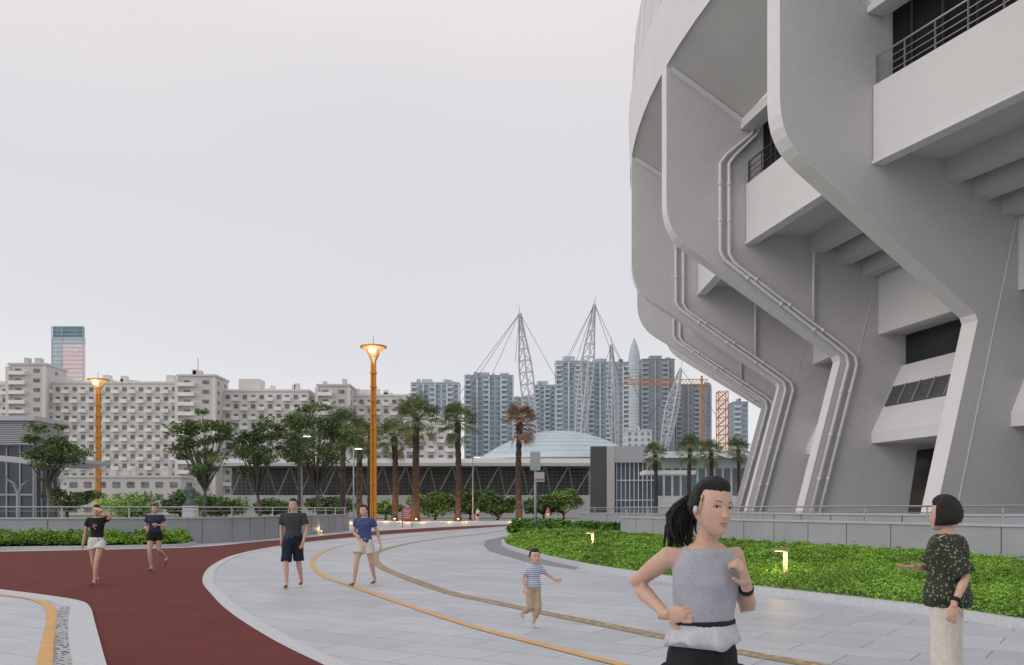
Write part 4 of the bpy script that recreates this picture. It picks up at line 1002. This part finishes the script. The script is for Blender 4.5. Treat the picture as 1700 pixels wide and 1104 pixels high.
s=MB(); s.loft([((x,Y,1.75),(.42,0,0),(0,.36,0)),((x,Y,2.2),(.32,0,0),(0,.28,0)),((x,Y,2.7),(.3,0,0),(0,.22,0)),((x,Y,3.05),(.33,0,0),(0,.2,0)),((x,Y,3.2),(.1,0,0),(0,.1,0))],n=12)
s.ell((x,Y,3.36),(.13,.14,.17)); s.tube([(x-.3,Y,3.0),(x-.5,Y-.1,2.7),(x-.2,Y-.35,2.6)],[.09,.08,.06],8); s.tube([(x+.3,Y,3.0),(x+.48,Y-.1,2.65),(x+.15,Y-.35,2.5)],[.09,.08,.06],8)
v,f=remesh(s,.03,2); q=MB(); q.add(v,f); q.build('figure',M['bronze'],stt,True)
# ---------------------------------------------------------------- world, sun, camera
w=bpy.data.worlds.new('World'); bpy.context.scene.world=w; w.use_nodes=True; nt=w.node_tree; bg=nt.nodes['Background']
sky=nt.nodes.new('ShaderNodeTexSky'); sky.sky_type='NISHITA'; sky.sun_disc=False; sky.sun_elevation=R(12); sky.sun_rotation=R(-80); sky.dust_density=4
tc=nt.nodes.new('ShaderNodeTexCoord'); sep=nt.nodes.new('ShaderNodeSeparateXYZ'); nt.links.new(tc.outputs['Generated'],sep.inputs[0])
cr_=nt.nodes.new('ShaderNodeValToRGB'); e=cr_.color_ramp.elements
e[0].position=0; e[0].color=(.84,.83,.83,1); e[1].position=1; e[1].color=(.90,.87,.90,1)
for p,c in ((.10,(.81,.815,.825)),(.22,(.72,.725,.765)),(.36,(.705,.695,.74)),(.46,(.79,.75,.76)),(.56,(.85,.80,.80)),(.68,(.84,.81,.83))):
    q=e.new(p); q.color=(*c,1)
nz=nt.nodes.new('ShaderNodeTexNoise'); nz.inputs['Scale'].default_value=1.6; nz.inputs['Detail'].default_value=5; nz.inputs['Roughness'].default_value=.45
mp=nt.nodes.new('ShaderNodeMapping'); mp.inputs['Scale'].default_value=(1,1,3.5); nt.links.new(tc.outputs['Generated'],mp.inputs[0]); nt.links.new(mp.outputs[0],nz.inputs['Vector'])
ad=nt.nodes.new('ShaderNodeMath'); ad.operation='MULTIPLY_ADD'; ad.inputs[1].default_value=.26; nt.links.new(nz.outputs['Fac'],ad.inputs[0])
s2=nt.nodes.new('ShaderNodeMath'); s2.operation='SUBTRACT'; s2.inputs[1].default_value=.13; nt.links.new(sep.outputs['Z'],s2.inputs[0]); nt.links.new(s2.outputs[0],ad.inputs[2])
nt.links.new(ad.outputs[0],cr_.inputs['Fac'])
sc=nt.nodes.new('ShaderNodeVectorMath'); sc.operation='SCALE'; sc.inputs['Scale'].default_value=.006; nt.links.new(sky.outputs[0],sc.inputs[0])
av=nt.nodes.new('ShaderNodeVectorMath'); av.operation='ADD'; nt.links.new(cr_.outputs[0],av.inputs[0]); nt.links.new(sc.outputs[0],av.inputs[1])
nt.links.new(av.outputs[0],bg.inputs[0]); bg.inputs[1].default_value=1.0
sn=bpy.data.lights.new('sun','SUN'); sn.energy=.8; sn.angle=R(35); sn.color=(1,.94,.90); so=bpy.data.objects.new('sun',sn); col.objects.link(so)
so.rotation_euler=Vector((.80,.42,-.45)).to_track_quat('-Z','Y').to_euler()
cam=bpy.data.cameras.new('camera'); co=bpy.data.objects.new('camera',cam); col.objects.link(co); co.location=(0,0,EH); co.rotation_euler=(R(90),0,0)
cam.lens=F/1700*36; cam.sensor_width=36; cam.shift_y=(HY-552)/1700; cam.clip_end=8000; cam.clip_start=.05
s=bpy.context.scene; s.camera=co; s.view_settings.view_transform='Standard'; s.view_settings.look='None'; s.view_settings.exposure=0
